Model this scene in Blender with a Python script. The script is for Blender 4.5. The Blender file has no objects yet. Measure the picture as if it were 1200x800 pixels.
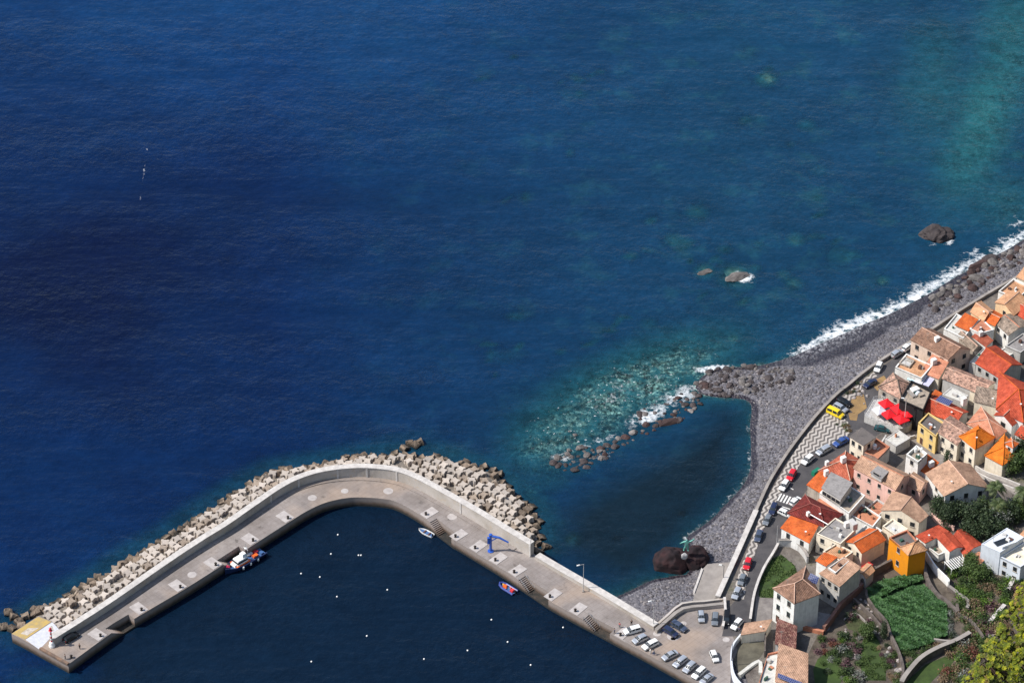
import bpy, bmesh, math, random
import numpy as np
from mathutils import Vector, Matrix, noise
random.seed(7); R=random.Random(11)
sc=bpy.context.scene; C=sc.collection
# ---------------------------------------------------------------- camera and measuring helpers
H=615.0; PITCH=math.radians(37.5); F=4300.0
SP,CP=math.sin(PITCH),math.cos(PITCH)
def ray(u,v):
    a=(u-600)/F; b=(v-400)/F
    return Vector((a, CP-b*SP, -SP-b*CP))
def P(u,v,z=0.0):
    d=ray(u,v); t=(z-H)/d.z
    return Vector((d.x*t,d.y*t,z))
def proj(x,y,z):
    dz=z-H; zc=y*CP-dz*SP; yu=y*SP+dz*CP
    return 600+F*x/zc, 400-F*yu/zc
cam=bpy.data.cameras.new('camera'); co=bpy.data.objects.new('camera',cam); C.objects.link(co)
co.location=(0,0,H); co.rotation_euler=(math.pi/2-PITCH,0,0)
cam.sensor_width=36; cam.lens=F/1200*36; cam.clip_start=1; cam.clip_end=60000
sc.camera=co
# ---------------------------------------------------------------- light
EL=math.radians(49); S2=Vector((-1,-0.10,0)).normalized()
SUN=Vector((S2.x*math.cos(EL),S2.y*math.cos(EL),math.sin(EL)))
sl=bpy.data.lights.new('sun','SUN'); sl.energy=4.5; sl.angle=math.radians(0.5); sl.color=(1,0.94,0.85)
so=bpy.data.objects.new('sun',sl); C.objects.link(so); so.rotation_euler=SUN.to_track_quat('Z','Y').to_euler(); so.location=(0,700,900)
w=bpy.data.worlds.new('World'); sc.world=w; w.use_nodes=True
nt=w.node_tree; bg=nt.nodes['Background']; sky=nt.nodes.new('ShaderNodeTexSky'); sky.sky_type='NISHITA'
sky.sun_disc=False; sky.sun_elevation=EL; sky.sun_rotation=math.atan2(SUN.x,SUN.y)
nt.links.new(sky.outputs[0],bg.inputs[0]); bg.inputs[1].default_value=0.14
sc.view_settings.view_transform='Standard'; sc.view_settings.look='None'; sc.view_settings.exposure=0.36; sc.view_settings.gamma=1
# ---------------------------------------------------------------- materials
def lin(c): return tuple(((x/255)/12.92 if x/255<0.04045 else ((x/255+0.055)/1.055)**2.4) for x in c)
def rgba(c): return (c[0],c[1],c[2],1)
class NT:
    def __init__(s,name):
        s.m=bpy.data.materials.new(name); s.m.use_nodes=True; s.t=s.m.node_tree; s.N=s.t.nodes
        s.b=s.N['Principled BSDF']; s.out=s.N['Material Output']
    def n(s,t,**k):
        x=s.N.new(t)
        for a,b in k.items(): setattr(x,a,b)
        return x
    def l(s,a,b): s.t.links.new(a,b)
    def val(s,node,**k):
        for a,b in k.items(): node.inputs[a.replace('_',' ')].default_value=b
        return node
    def noise(s,vec,scale,detail=3,rough=0.55):
        x=s.n('ShaderNodeTexNoise'); x.inputs['Scale'].default_value=scale; x.inputs['Detail'].default_value=detail; x.inputs['Roughness'].default_value=rough
        if vec: s.l(vec,x.inputs['Vector'])
        return x.outputs['Fac']
    def vor(s,vec,scale,out='Distance',feature='F1'):
        x=s.n('ShaderNodeTexVoronoi',feature=feature); x.inputs['Scale'].default_value=scale
        if vec: s.l(vec,x.inputs['Vector'])
        return x.outputs[out]
    def ramp(s,fac,stops):
        x=s.n('ShaderNodeValToRGB'); e=x.color_ramp.elements
        while len(e)<len(stops): e.new(0.5)
        for i,(p,c) in enumerate(stops): e[i].position=p; e[i].color=rgba(c) if hasattr(c,'__len__') else (c,c,c,1)
        s.l(fac,x.inputs[0]); return x.outputs[0]
    def mix(s,f,a,b,mode='MIX'):
        x=s.n('ShaderNodeMix',data_type='RGBA',blend_type=mode)
        for sock,v in ((x.inputs[0],f),(x.inputs[6],a),(x.inputs[7],b)):
            if isinstance(v,bpy.types.NodeSocket): s.l(v,sock)
            elif hasattr(v,'__len__'): sock.default_value=rgba(v)
            else: sock.default_value=v
        return x.outputs[2]
    def math(s,op,a,b=0.0,c=None,clamp=False):
        x=s.n('ShaderNodeMath',operation=op,use_clamp=clamp)
        for i,v in enumerate((a,b) if c is None else (a,b,c)):
            if isinstance(v,bpy.types.NodeSocket): s.l(v,x.inputs[i])
            else: x.inputs[i].default_value=v
        return x.outputs[0]
    def bump(s,h,strength=0.4,dist=0.1,normal=None):
        x=s.n('ShaderNodeBump'); x.inputs['Strength'].default_value=strength; x.inputs['Distance'].default_value=dist
        s.l(h,x.inputs['Height'])
        if normal: s.l(normal,x.inputs['Normal'])
        return x.outputs[0]
    def obj(s): return s.n('ShaderNodeTexCoord').outputs['Object']
    def pos(s): return s.n('ShaderNodeNewGeometry').outputs['Position']
    def uv(s): return s.n('ShaderNodeTexCoord').outputs['UV']
    def attr(s,name): return s.n('ShaderNodeAttribute',attribute_name=name).outputs['Fac']
    def rnd(s): return s.n('ShaderNodeObjectInfo').outputs['Random']
_m={}
def mat(name,c,c2=None,scale=1.5,rough=0.8,bump=0.0,bs=8,metal=0.0,spec=0.3,rand=0.0,coords='obj',detail=5,lo=0.35,hi=0.68):
    """colour c with patches of c2, fine bump and small per-object variation"""
    if name in _m: return _m[name]
    n=NT(name); v=n.obj() if coords=='obj' else n.pos()
    if c2 is None: c2=tuple(x*0.72 for x in c)
    col=n.ramp(n.noise(v,scale,detail,0.62),[(lo,c2),(hi,c)])
    if rand>0:
        hs=n.n('ShaderNodeHueSaturation'); n.l(col,hs.inputs['Color'])
        n.l(n.math('MULTIPLY_ADD',n.rnd(),rand,1-rand/2),hs.inputs['Value']); col=hs.outputs[0]
    n.l(col,n.b.inputs['Base Color'])
    n.val(n.b,Roughness=rough,Metallic=metal); n.b.inputs['Specular IOR Level'].default_value=spec
    if bump>0: n.l(n.bump(n.noise(v,bs,5),bump,0.15),n.b.inputs['Normal'])
    _m[name]=n.m; return n.m
def tile(name,c,c2,mott=0.5,c3=None):
    if name in _m: return _m[name]
    n=NT(name); uv=n.uv(); o=n.obj()
    sx=n.n('ShaderNodeSeparateXYZ'); n.l(uv,sx.inputs[0])
    rib=n.math('SINE',n.math('MULTIPLY',sx.outputs[0],2*math.pi/0.42))
    row=n.math('FRACT',n.math('MULTIPLY',sx.outputs[1],1/0.45))
    base=n.ramp(n.noise(o,1.1,5,0.65),[(0.36,c2),(0.62,c)])
    cells=n.vor(uv,2.3,'Color'); 
    sc_=n.n('ShaderNodeSeparateColor'); n.l(cells,sc_.inputs[0])
    if c3 is None: c3=tuple(x*0.5 for x in c2)
    base=n.mix(n.math('MULTIPLY',n.ramp(sc_.outputs[0],[(0.5,0.0),(0.95,1.0)]),mott),base,c3)
    base=n.mix(n.math('MULTIPLY',n.ramp(sc_.outputs[1],[(0.55,0.0),(0.95,1.0)]),mott*0.55),base,tuple(min(0.75,x*1.35+0.05) for x in c))
    grime=n.ramp(n.noise(o,0.35,3),[(0.35,0.66),(0.65,1.05)])
    base=n.mix(1.0,base,grime,'MULTIPLY')
    n.l(base,n.b.inputs['Base Color'])
    h=n.math('ADD',rib,n.math('MULTIPLY',row,0.7))
    n.l(n.bump(h,0.55,0.07),n.b.inputs['Normal']); n.val(n.b,Roughness=0.85); n.b.inputs['Specular IOR Level'].default_value=0.2
    _m[name]=n.m; return n.m
def plaster(name,c,dirt=0.25):
    """painted render: rain streaks and blotches on the paint"""
    if name in _m: return _m[name]
    n=NT(name); o=n.obj()
    mp=n.n('ShaderNodeMapping'); mp.inputs['Scale'].default_value=(2.2,2.2,0.25); n.l(o,mp.inputs[0])
    st=n.noise(mp.outputs[0],1.0,5,0.6); bl=n.noise(o,0.7,4)
    f=n.ramp(n.math('MULTIPLY',st,bl),[(0.12,1.0),(0.3,0.0)])
    col=n.mix(n.math('MULTIPLY',f,dirt*1.6),c,tuple(x*0.5+0.02 for x in c))
    fine=n.ramp(n.noise(o,5,3),[(0.3,0.93),(0.7,1.03)])
    n.l(n.mix(1.0,col,fine,'MULTIPLY'),n.b.inputs['Base Color'])
    n.l(n.bump(n.noise(o,9,4),0.25,0.05),n.b.inputs['Normal']); n.val(n.b,Roughness=0.9); n.b.inputs['Specular IOR Level'].default_value=0.2
    _m[name]=n.m; return n.m
def paint(name,c,rough=0.25,metal=0.0):
    if name in _m: return _m[name]
    n=NT(name); n.l(n.mix(n.ramp(n.noise(n.obj(),2.5,3),[(0.4,0.0),(0.7,0.12)]),c,tuple(x*0.6+0.03 for x in c)),n.b.inputs['Base Color'])
    n.val(n.b,Roughness=rough,Metallic=metal); n.b.inputs['Coat Weight'].default_value=0.4
    _m[name]=n.m; return n.m
GLASS=NT('window_glass'); GLASS.l(GLASS.mix(GLASS.noise(GLASS.obj(),1.2,2),(0.012,0.016,0.022),(0.03,0.035,0.04)),GLASS.b.inputs['Base Color']); GLASS.val(GLASS.b,Roughness=0.08); GLASS=GLASS.m
CONC=mat('concrete',(0.32,0.29,0.265),(0.21,0.19,0.175),0.35,0.9,0.3,6,coords='pos',lo=0.3,hi=0.7)
CONCL=mat('pale_concrete',(0.56,0.53,0.5),(0.40,0.375,0.355),0.8,0.9,0.3,6,coords='pos')
WHITE=plaster('white_render',(0.74,0.73,0.7),0.3)
# ---------------------------------------------------------------- object helpers
def me(name,verts,faces,mats=None,fm=None,smooth=False):
    m=bpy.data.meshes.new(name); m.from_pydata([tuple(v) for v in verts],[],[tuple(f) for f in faces]); 
    for x in (mats or []): m.materials.append(x)
    if fm: m.polygons.foreach_set('material_index',fm)
    if smooth: m.polygons.foreach_set('use_smooth',[True]*len(m.polygons))
    m.update(); return m
class MB:
    """collects shapes and links them as ONE mesh object"""
    def __init__(s): s.bm=bmesh.new()
    def box(s,c,size,rz=0.0,taper=1.0,rot=None):
        x,y,z=size[0]/2,size[1]/2,size[2]/2; c=Vector(c)
        q=rot if rot is not None else Matrix.Rotation(rz,3,'Z')
        vs=[s.bm.verts.new(c+q@Vector((a*x*(taper if k>0 else 1),b*y*(taper if k>0 else 1),k*z))) for k in (-1,1) for a,b in ((-1,-1),(1,-1),(1,1),(-1,1))]
        for f in ((3,2,1,0),(4,5,6,7),(0,1,5,4),(1,2,6,5),(2,3,7,6),(3,0,4,7)): s.bm.faces.new([vs[i] for i in f])
        return s
    def tube(s,pts,r,n=8,cap=True):
        pts=[Vector(p) for p in pts]; rs=r if hasattr(r,'__len__') else [r]*len(pts); rings=[]
        for i,p in enumerate(pts):
            d=(pts[min(i+1,len(pts)-1)]-pts[max(i-1,0)]).normalized()
            a=d.orthogonal().normalized() if i==0 else (a-d*a.dot(d)).normalized()
            b=d.cross(a); rings.append([s.bm.verts.new(p+(a*math.cos(t)+b*math.sin(t))*rs[i]) for t in [2*math.pi*k/n for k in range(n)]])
        for A,B in zip(rings,rings[1:]):
            for k in range(n): s.bm.faces.new((A[k],A[(k+1)%n],B[(k+1)%n],B[k]))
        if cap: s.bm.faces.new(rings[0][::-1]); s.bm.faces.new(rings[-1])
        return s
    def lathe(s,prof,c=(0,0,0),n=14):
        c=Vector(c); rings=[]
        for r,z in prof: rings.append([s.bm.verts.new(c+Vector((r*math.cos(2*math.pi*k/n),r*math.sin(2*math.pi*k/n),z))) for k in range(n)])
        for A,B in zip(rings,rings[1:]):
            for k in range(n): s.bm.faces.new((A[k],A[(k+1)%n],B[(k+1)%n],B[k]))
        s.bm.faces.new(rings[0][::-1]); s.bm.faces.new(rings[-1]); return s
    def prism(s,poly,z0,z1):
        a=[s.bm.verts.new((p[0],p[1],z0)) for p in poly]; b=[s.bm.verts.new((p[0],p[1],z1 if not callable(z1) else z1(p[0],p[1]))) for p in poly]
        n=len(poly); ar=sum(poly[i][0]*poly[(i+1)%n][1]-poly[(i+1)%n][0]*poly[i][1] for i in range(n))
        if ar<0: a.reverse(); b.reverse()
        f=s.bm.faces.new(b); s.bm.faces.new(a[::-1])
        for i in range(n): s.bm.faces.new((a[i],a[(i+1)%n],b[(i+1)%n],b[i]))
        return s
    def poly(s,pts):
        s.bm.faces.new([s.bm.verts.new(p) for p in pts]); return s
    def mesh(s,name,mats,smooth=False,bevel=0,recalc=True,tri=False):
        if bevel: bmesh.ops.bevel(s.bm,geom=s.bm.edges[:],offset=bevel,segments=1,affect='EDGES')
        if recalc: bmesh.ops.recalc_face_normals(s.bm,faces=s.bm.faces)
        if tri: bmesh.ops.triangulate(s.bm,faces=s.bm.faces[:])
        m=bpy.data.meshes.new(name); s.bm.to_mesh(m); s.bm.free()
        for x in (mats if isinstance(mats,(list,tuple)) else [mats]): m.materials.append(x)
        if smooth: m.polygons.foreach_set('use_smooth',[True]*len(m.polygons))
        return m
    def build(s,name,mats,parent=None,**k): return link(name,s.mesh(name,mats,**k),parent)
def link(name,mesh,parent=None,loc=None,rot=None,scale=None):
    o=bpy.data.objects.new(name,mesh); C.objects.link(o)
    if parent: o.parent=parent
    if loc is not None: o.location=loc
    if rot is not None: o.rotation_euler=rot
    if scale is not None: o.scale=scale if hasattr(scale,'__len__') else (scale,)*3
    return o
def tag(o,label=None,cat=None,group=None,kind=None):
    if label: o['label']=label
    if cat: o['category']=cat
    if group: o['group']=group
    if kind: o['kind']=kind
    return o
def thing(name,label,cat,loc=(0,0,0),rz=0.0,group=None):
    return tag(link(name,None,None,loc,(0,0,rz)),label,cat,group)
KIDS={}
def copy_tree(o,parent=None,kids=None):
    c=o.copy(); C.objects.link(c); c.parent=parent
    for ch in [x for x in ALLK(o)]: copy_tree(ch,c)
    return c
def ALLK(o): return list(o.children)
# distance helpers
def seg_dist(X,Y,pl):
    """unsigned distance of arrays to a polyline"""
    D=np.full(X.shape,1e9)
    for (x0,y0),(x1,y1) in zip(pl,pl[1:]):
        dx,dy=x1-x0,y1-y0; L=dx*dx+dy*dy+1e-12
        t=np.clip(((X-x0)*dx+(Y-y0)*dy)/L,0,1); D=np.minimum(D,np.hypot(X-x0-t*dx,Y-y0-t*dy))
    return D
def inside(X,Y,pl):
    r=np.zeros(np.shape(X),bool); n=len(pl)
    for i in range(n):
        x0,y0=pl[i]; x1,y1=pl[(i+1)%n]
        if y0==y1: continue
        c=((y0>Y)!=(y1>Y))&(X<(x1-x0)*(Y-y0)/(y1-y0)+x0); r^=c
    return r
def W2(px,z=0.0): return [tuple(P(u,v,z)[:2]) for u,v in px]
def smooth_pl(pts,n=6):
    """Catmull-Rom through 2-D points"""
    pts=[Vector((p[0],p[1])) for p in pts]; out=[]
    for i in range(len(pts)-1):
        a=pts[max(i-1,0)]; b=pts[i]; c=pts[i+1]; d=pts[min(i+2,len(pts)-1)]
        for k in range(n):
            t=k/n; out.append(0.5*((2*b)+(c-a)*t+(2*a-5*b+4*c-d)*t*t+(3*b-a-3*c+d)*t*t*t))
    out.append(pts[-1]); return [tuple(p) for p in out]
# ---------------------------------------------------------------- coast lines (measured on the photograph, placed on their level)
T=3.0
KP=[(1290,228),(1240,254),(1200,279),(1165,299),(1131,317),(1094,339),(1056,360),(1000,384),(960,402),(915,421),(880,428),(850,430),(824,438),(812,455),(830,466),(868,468),(879,476),(877,500),(878,525),(877,553),(866,571),(847,592),(835,605),(812,622),(802,632),(806,668),(795,672),(765,678),(745,687),(716,700)]
KL=smooth_pl(W2(KP),3)
LAND=KL+W2([(760,735),(830,800),(900,900),(1700,900),(1700,100)])
SPX=[(1290,262),(1240,294),(1200,320),(1169,337),(1131,360),(1112,372),(1088,388),(1064,402),(1020,430),(994,451),(980,462),(956,487),(930,520),(913,545),(900,567),(886,598),(863,650),(841,699)]
SL=smooth_pl(W2(SPX,T+0.8),3)
_sl=np.array(SL)
def sd(x,y):
    a=_sl[:-1]; b=_sl[1:]; d=b-a; p=np.array((x,y))
    t=np.clip(((p-a)*d).sum(1)/(d*d).sum(1),0,1); q=a+d*t[:,None]-p
    return math.sqrt((q*q).sum(1).min())
def g_of(d): 
    r=T
    r+=0.075*(math.log1p(math.exp(min(60,(d-26)/6)))*6)
    r+=0.9*max(0,d-120)
    return min(r,470)
def g(x,y): return g_of(sd(x,y))
def G(u,v,dz=0.0):
    z=T
    for _ in range(7):
        p=P(u,v,z+dz); z=g(p.x,p.y)
    return P(u,v,z+dz)
# ---------------------------------------------------------------- sea
def axis(a,b,step,far):
    core=list(np.arange(a,b,step)); lo=[];hi=[]; d=step*1.5; x=core[0]
    while x>-far: x-=d; d*=1.35; lo.append(x)
    x=core[-1]; d=step*1.5
    while x<far: x+=d; d*=1.35; hi.append(x)
    return np.array(lo[::-1]+core+hi)
def gridmesh(name,xs,ys,zf,attrs,mats):
    X,Y=np.meshgrid(xs,ys); Z=zf(X,Y); nx,ny=len(xs),len(ys)
    V=np.stack([X.ravel(),Y.ravel(),Z.ravel()],1)
    i=np.arange(nx*ny).reshape(ny,nx); Fq=np.stack([i[:-1,:-1].ravel(),i[:-1,1:].ravel(),i[1:,1:].ravel(),i[1:,:-1].ravel()],1)
    m=bpy.data.meshes.new(name); m.from_pydata(V.tolist(),[],Fq.tolist())
    for k,f in attrs.items():
        a=m.attributes.new(k,'FLOAT','POINT'); a.data.foreach_set('value',f(X,Y).ravel().astype(np.float32))
    for x in mats: m.materials.append(x)
    m.polygons.foreach_set('use_smooth',[True]*len(m.polygons)); m.update(); return m
def px_of(X,Y):
    dz=-H; zc=np.maximum(Y*CP-dz*SP,1); return 600+F*X/zc, 400-F*(Y*SP+dz*CP)/zc
def blobs(X,Y,L):
    U,V=px_of(X,Y); r=np.zeros(X.shape)
    for u,v,ru,rv,a,rot in L:
        c,s=math.cos(math.radians(rot)),math.sin(math.radians(rot)); dx=(U-u)*c+(V-v)*s; dy=-(U-u)*s+(V-v)*c
        r=np.maximum(r,a*np.exp(-((dx/ru)**2+(dy/rv)**2)))
    return r
REEF=[(745,450,135,46,1.15,-22),(665,502,85,48,1.05,-28),(700,490,60,36,.9,-25),(640,560,45,25,0.45,0),(800,425,75,30,0.8,-8),(625,570,22,32,0.4,0),
 (1158,125,55,100,.62,14),(1195,70,70,100,.62,8),(1100,60,50,60,.5,0),(1150,190,40,50,.6,0),(1130,190,50,50,0.6,0),(1110,110,80,90,0.45,0),(1185,235,60,50,.6,0),(680,98,26,10,.3,-20),(590,418,34,18,.32,0),(500,437,30,16,.22,0),(470,512,90,12,.35,-5),(20,745,50,28,.4,0),(60,800,80,30,.4,0),(640,470,60,30,0.3,-20),(420,525,120,10,.3,0)]
_q=random.Random(77)
for _ in range(26):
    _u=_q.uniform(560,1150); _v=_q.uniform(60,430)
    if _v<430-(_u-600)*.25: REEF.append((_u,_v,_q.uniform(6,16),_q.uniform(3,8),_q.uniform(.4,.62),_q.uniform(-40,10)))
for _u,_v in ((760,300),(800,285),(840,310),(690,95),(900,330),(1000,300),(590,415),(960,260),(700,380)):
    for _ in range(5): REEF.append((_u+_q.gauss(0,22),_v+_q.gauss(0,10),_q.uniform(5,13),_q.uniform(3,6),_q.uniform(.45,.75),_q.uniform(-40,10)))
SUBR=[(898,93,12,.7),(815,248,14,.4),(740,300,10,.35),(790,281,12,.4),(826,318,13,.6),(862,324,20,.75),(932,281,12,.5),(918,322,10,.4),(931,333,12,.45),(672,632,11,.7),(723,631,7,.55),(798,601,8,.6),(945,147,12,.4),(820,250,16,.3),(1065,112,9,.3),(1035,329,8,.6),(860,397,9,.5),(880,60,10,.25),(760,380,14,.3),(700,395,12,.25),(960,200,16,.25),(1000,235,14,.25),(1192,183,12,.5),(1111,166,6,.5),(650,240,14,.15),(985,300,22,.3)]
FOAM=[(700,518,60,9,.5,-20),(760,487,45,14,.68,-22),(800,462,40,16,.62,-15),(835,440,20,8,.55,0),(735,455,110,34,.43,-22),(660,535,30,12,.5,-10),(1170,285,40,6,.55,-25),(1140,295,30,8,.5,-20),(1075,335,22,7,.5,-10),(1190,262,25,7,.5,-20),(820,432,22,6,.5,0),(871,325,17,8,0.85,10),(1095,287,22,6,0.43,0),(1113,281,9,9,0.72,0),(835,432,34,7,0.74,-5),(785,468,40,16,0.47,-10),(760,492,70,12,0.39,-20),(700,535,45,10,0.43,-15),(875,478,10,8,0.39,0),(858,397,12,9,0.47,0),(1050,345,20,8,0.43,0),(905,425,24,7,0.47,-10),(1068,322,26,10,0.3,0),(1185,255,30,10,0.39,-20),(655,520,50,30,0.26,0),(770,440,70,25,0.31,-15),(60,700,60,8,0.35,-33),(150,645,70,6,0.31,-33),(250,575,60,5,0.3,-33),(25,725,30,20,0.35,0),(440,523,60,6,0.31,0),(171,195,3,26,0.58,12),(173,175,7,4,0.52,0),(165,232,3,18,0.5,-14),(800,601,8,4,0.23,0),(745,683,16,3,0.27,-15),(1180,185,20,20,0.23,0),(1100,320,30,10,0.23,0),(1150,240,50,14,0.22,-15)]
ARM=W2([(0,735),(34,716),(70,694),(108,675),(150,647),(198,621),(222,603),(260,579),(290,561),(317,547),(357,541),(407,532),(440,527),(480,524),(517,528),(555,541),(586,548),(602,566),(627,588),(640,612),(645,640)],0)
def turq(X,Y): return blobs(X,Y,[(1153,135,34,105,.8,20),(1185,40,45,60,.6,10),(1105,120,60,80,.28,0),(735,455,130,40,.35,-22),(1150,230,50,40,.25,0)])
def spark(X,Y): return blobs(X,Y,[(740,460,130,42,1,-22),(660,505,75,42,1,-28)])
def clar(X,Y):
    ins=inside(X,Y,LAND); d=seg_dist(X,Y,KL)
    U,V=px_of(X,Y)
    edge=np.maximum(np.exp(-d/7.0)*0.6,0.30*np.exp(-d/40)*(U>900))
    r=np.maximum(edge,blobs(X,Y,REEF))
    r=np.maximum(r,blobs(X,Y,[(u,v,q*1.15,q*0.8,min(1,a*1.4),0) for u,v,q,a in SUBR]))
    r=np.maximum(r,.5*np.exp(-np.maximum(seg_dist(X,Y,ARM)-1.5,0)/5.5))
    return np.where(ins,1,r)
def foamf(X,Y):
    d=seg_dist(X,Y,KL); U,V=px_of(X,Y)
    north=1/(1+np.exp(-(U-915)/14)); inner=(U>800)&(U<895)&(V>500)
    e=north*(0.16*np.exp(-((d-1.0)/1.3)**2)+0.55*np.exp(-(d/8.5)**2)); e=e*(1-0.12*(U>1080))
    e=np.maximum(e,inner*0.42*np.exp(-(d/2.2)**2))
    e=np.maximum(e,0.34*np.exp(-(d/3)**2))
    return np.maximum(e,blobs(X,Y,FOAM))
def teal(X,Y):
    U,V=px_of(X,Y); d=seg_dist(X,Y,KL)
    return np.clip((U-330)/520,0.0,1)*np.clip(1.15-np.clip(250-V,0,400)/500*np.clip((1000-U)/500,0,1),0,1)
def tone(X,Y):
    U,V=px_of(X,Y); U=np.clip(U,-600,1800); V=np.clip(V,-500,900)
    r=0.30+0.22*np.clip((U-300)/800,0,1)+0.38*np.clip((330-V)/500,0,1)*np.clip(1.2-U/1400,0.3,1)
    r=r-0.3*np.exp(-((U-60)/230)**2-((V-300)/150)**2)+0.16*np.exp(-((U-330)/420)**2-((V+20)/110)**2)+.12*np.clip((U-850)/300,0,1)
    return np.clip(r,0,1)
COVE=[(640,590),(700,553),(790,505),(830,470),(890,470),(890,570),(820,650),(740,710),(630,650)]
def cove(X,Y):
    q=W2(COVE,0); return inside(X,Y,q)*np.clip(seg_dist(X,Y,q+q[:1])/12,0,1)
def harb(X,Y):
    p=W2([(60,790),(240,670),(344,605),(391,583),(425,580),(465,585),(540,634),(720,740),(900,850),(1150,1500),(-600,1500)],0)
    q=W2([(640,590),(700,553),(790,505),(830,470),(890,470),(890,570),(820,650),(740,710),(630,650)],0)
    a=inside(X,Y,p)*np.clip(seg_dist(X,Y,p[:1]+p[-1:])/14,0,1); b=inside(X,Y,q)*np.clip(seg_dist(X,Y,q+q[:1])/6,0,1)
    return a
n=NT('sea_water'); pos=n.pos()
fo=n.attr('foam'); cl=n.attr('clear'); to=n.attr('tone'); ha=n.attr('calm')
mp=n.n('ShaderNodeMapping'); mp.inputs['Scale'].default_value=(1,1.15,1); mp.inputs['Rotation'].default_value=(0,0,math.radians(35)); n.l(pos,mp.inputs[0])
big=n.noise(mp.outputs[0],0.012,4,0.6); mid=n.noise(mp.outputs[0],0.09,5,0.6); fine=n.noise(mp.outputs[0],0.42,5,0.62)
t=n.math('ADD',to,n.math('MULTIPLY_ADD',big,0.7,-0.35))
deep=n.ramp(t,[(0.0,(0.002,0.0065,0.032)),(0.3,(0.002,0.0145,0.060)),(0.6,(0.003,0.027,0.094)),(0.85,(0.005,0.040,0.122)),(1.0,(0.008,0.054,0.145))])
deep=n.mix(n.math('MULTIPLY',n.attr('teal'),0.6),deep,(0.007,0.045,0.080))
deep=n.mix(n.math('MULTIPLY',n.ramp(cl,[(0.22,0.0),(1.0,1.0)]),0.8),deep,(0.014,0.10,0.125))
deep=n.mix(n.math('MULTIPLY',n.attr('turq'),n.ramp(n.noise(pos,0.06,6,0.7),[(0.3,0.55),(0.6,1.0)])),deep,(0.02,0.135,0.15))
mot=n.ramp(n.noise(pos,0.075,6,0.68),[(0.53,0.0),(0.68,1.0)])
deep=n.mix(n.math('MULTIPLY',n.math('MULTIPLY',mot,n.attr('teal')),0.42),deep,(0.018,0.085,0.105))
deep=n.mix(ha,deep,(0.0025,0.0105,0.026))
wv=n.math('ADD',n.math('MULTIPLY',mid,0.5),n.math('MULTIPLY',fine,0.5))
deep=n.mix(n.attr('cove'),deep,(0.005,0.015,0.026))
deep=n.mix(1.0,deep,n.ramp(wv,[(0.32,0.70),(0.5,0.9),(0.68,1.14)]),'MULTIPLY')
mp3=n.n('ShaderNodeMapping'); mp3.inputs['Scale'].default_value=(0.7,1.1,1); mp3.inputs['Rotation'].default_value=(0,0,math.radians(-35)); n.l(pos,mp3.inputs[0])
deep=n.mix(1.0,deep,n.ramp(n.noise(mp3.outputs[0],0.02,5,0.6),[(0.3,0.88),(0.5,0.98),(0.7,1.10)]),'MULTIPLY')
n.l(deep,n.b.inputs['Base Color']); n.val(n.b,Roughness=0.2,IOR=1.33); n.b.inputs['Specular IOR Level'].default_value=0.2
hgt=n.math('ADD',n.math('MULTIPLY',n.noise(mp.outputs[0],0.16,3,0.5),2.2),n.math('ADD',n.noise(mp.outputs[0],0.55,4,0.6),n.math('MULTIPLY',n.noise(mp.outputs[0],1.7,3,0.6),0.3)))
mp2=n.n('ShaderNodeMapping'); mp2.inputs['Scale'].default_value=(0.35,1.5,1); mp2.inputs['Rotation'].default_value=(0,0,math.radians(-35)); n.l(pos,mp2.inputs[0])
slk=n.noise(mp2.outputs[0],0.02,5,0.6)
sw=n.noise(mp2.outputs[0],0.09,3,0.5)
hgt=n.math('ADD',n.math('MULTIPLY',hgt,n.ramp(slk,[(0.36,0.35),(0.6,1.1)])),n.math('MULTIPLY',sw,1.0))
vd=n.n('ShaderNodeVectorMath',operation='DISTANCE'); n.l(n.pos(),vd.inputs[0]); _c=P(800,498); vd.inputs[1].default_value=(_c.x,_c.y,0)
rw=n.math('SINE',n.math('MULTIPLY',n.math('ADD',vd.outputs['Value'],n.math('MULTIPLY',n.noise(pos,0.06,3),6.0)),2*math.pi/3.4))
hgt=n.math('ADD',hgt,n.math('MULTIPLY',rw,n.math('MULTIPLY',n.attr('cove'),0.06)))
bm_=n.bump(hgt,0.43,0.75); n.l(bm_,n.b.inputs['Normal'])
tr=n.n('ShaderNodeBsdfTransparent'); n.l(n.mix(n.ramp(cl,[(0.35,0.0),(0.9,1.0)]),(0.20,0.55,0.66),(0.64,0.88,0.90)),tr.inputs[0])
gl=n.n('ShaderNodeBsdfGlossy'); gl.inputs['Roughness'].default_value=0.16; n.l(bm_,gl.inputs['Normal'])
fr=n.n('ShaderNodeFresnel'); fr.inputs[0].default_value=1.33; n.l(bm_,fr.inputs['Normal'])
m1=n.n('ShaderNodeMixShader'); n.l(fr.outputs[0],m1.inputs[0]); n.l(tr.outputs[0],m1.inputs[1]); n.l(gl.outputs[0],m1.inputs[2])
cn=n.math('MULTIPLY',cl,n.ramp(n.noise(pos,0.17,7,0.78),[(0.38,0.12),(0.60,1.05)]),clamp=True)
m2=n.n('ShaderNodeMixShader'); n.l(cn,m2.inputs[0]); n.l(n.b.outputs[0],m2.inputs[1]); n.l(m1.outputs[0],m2.inputs[2])
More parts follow.
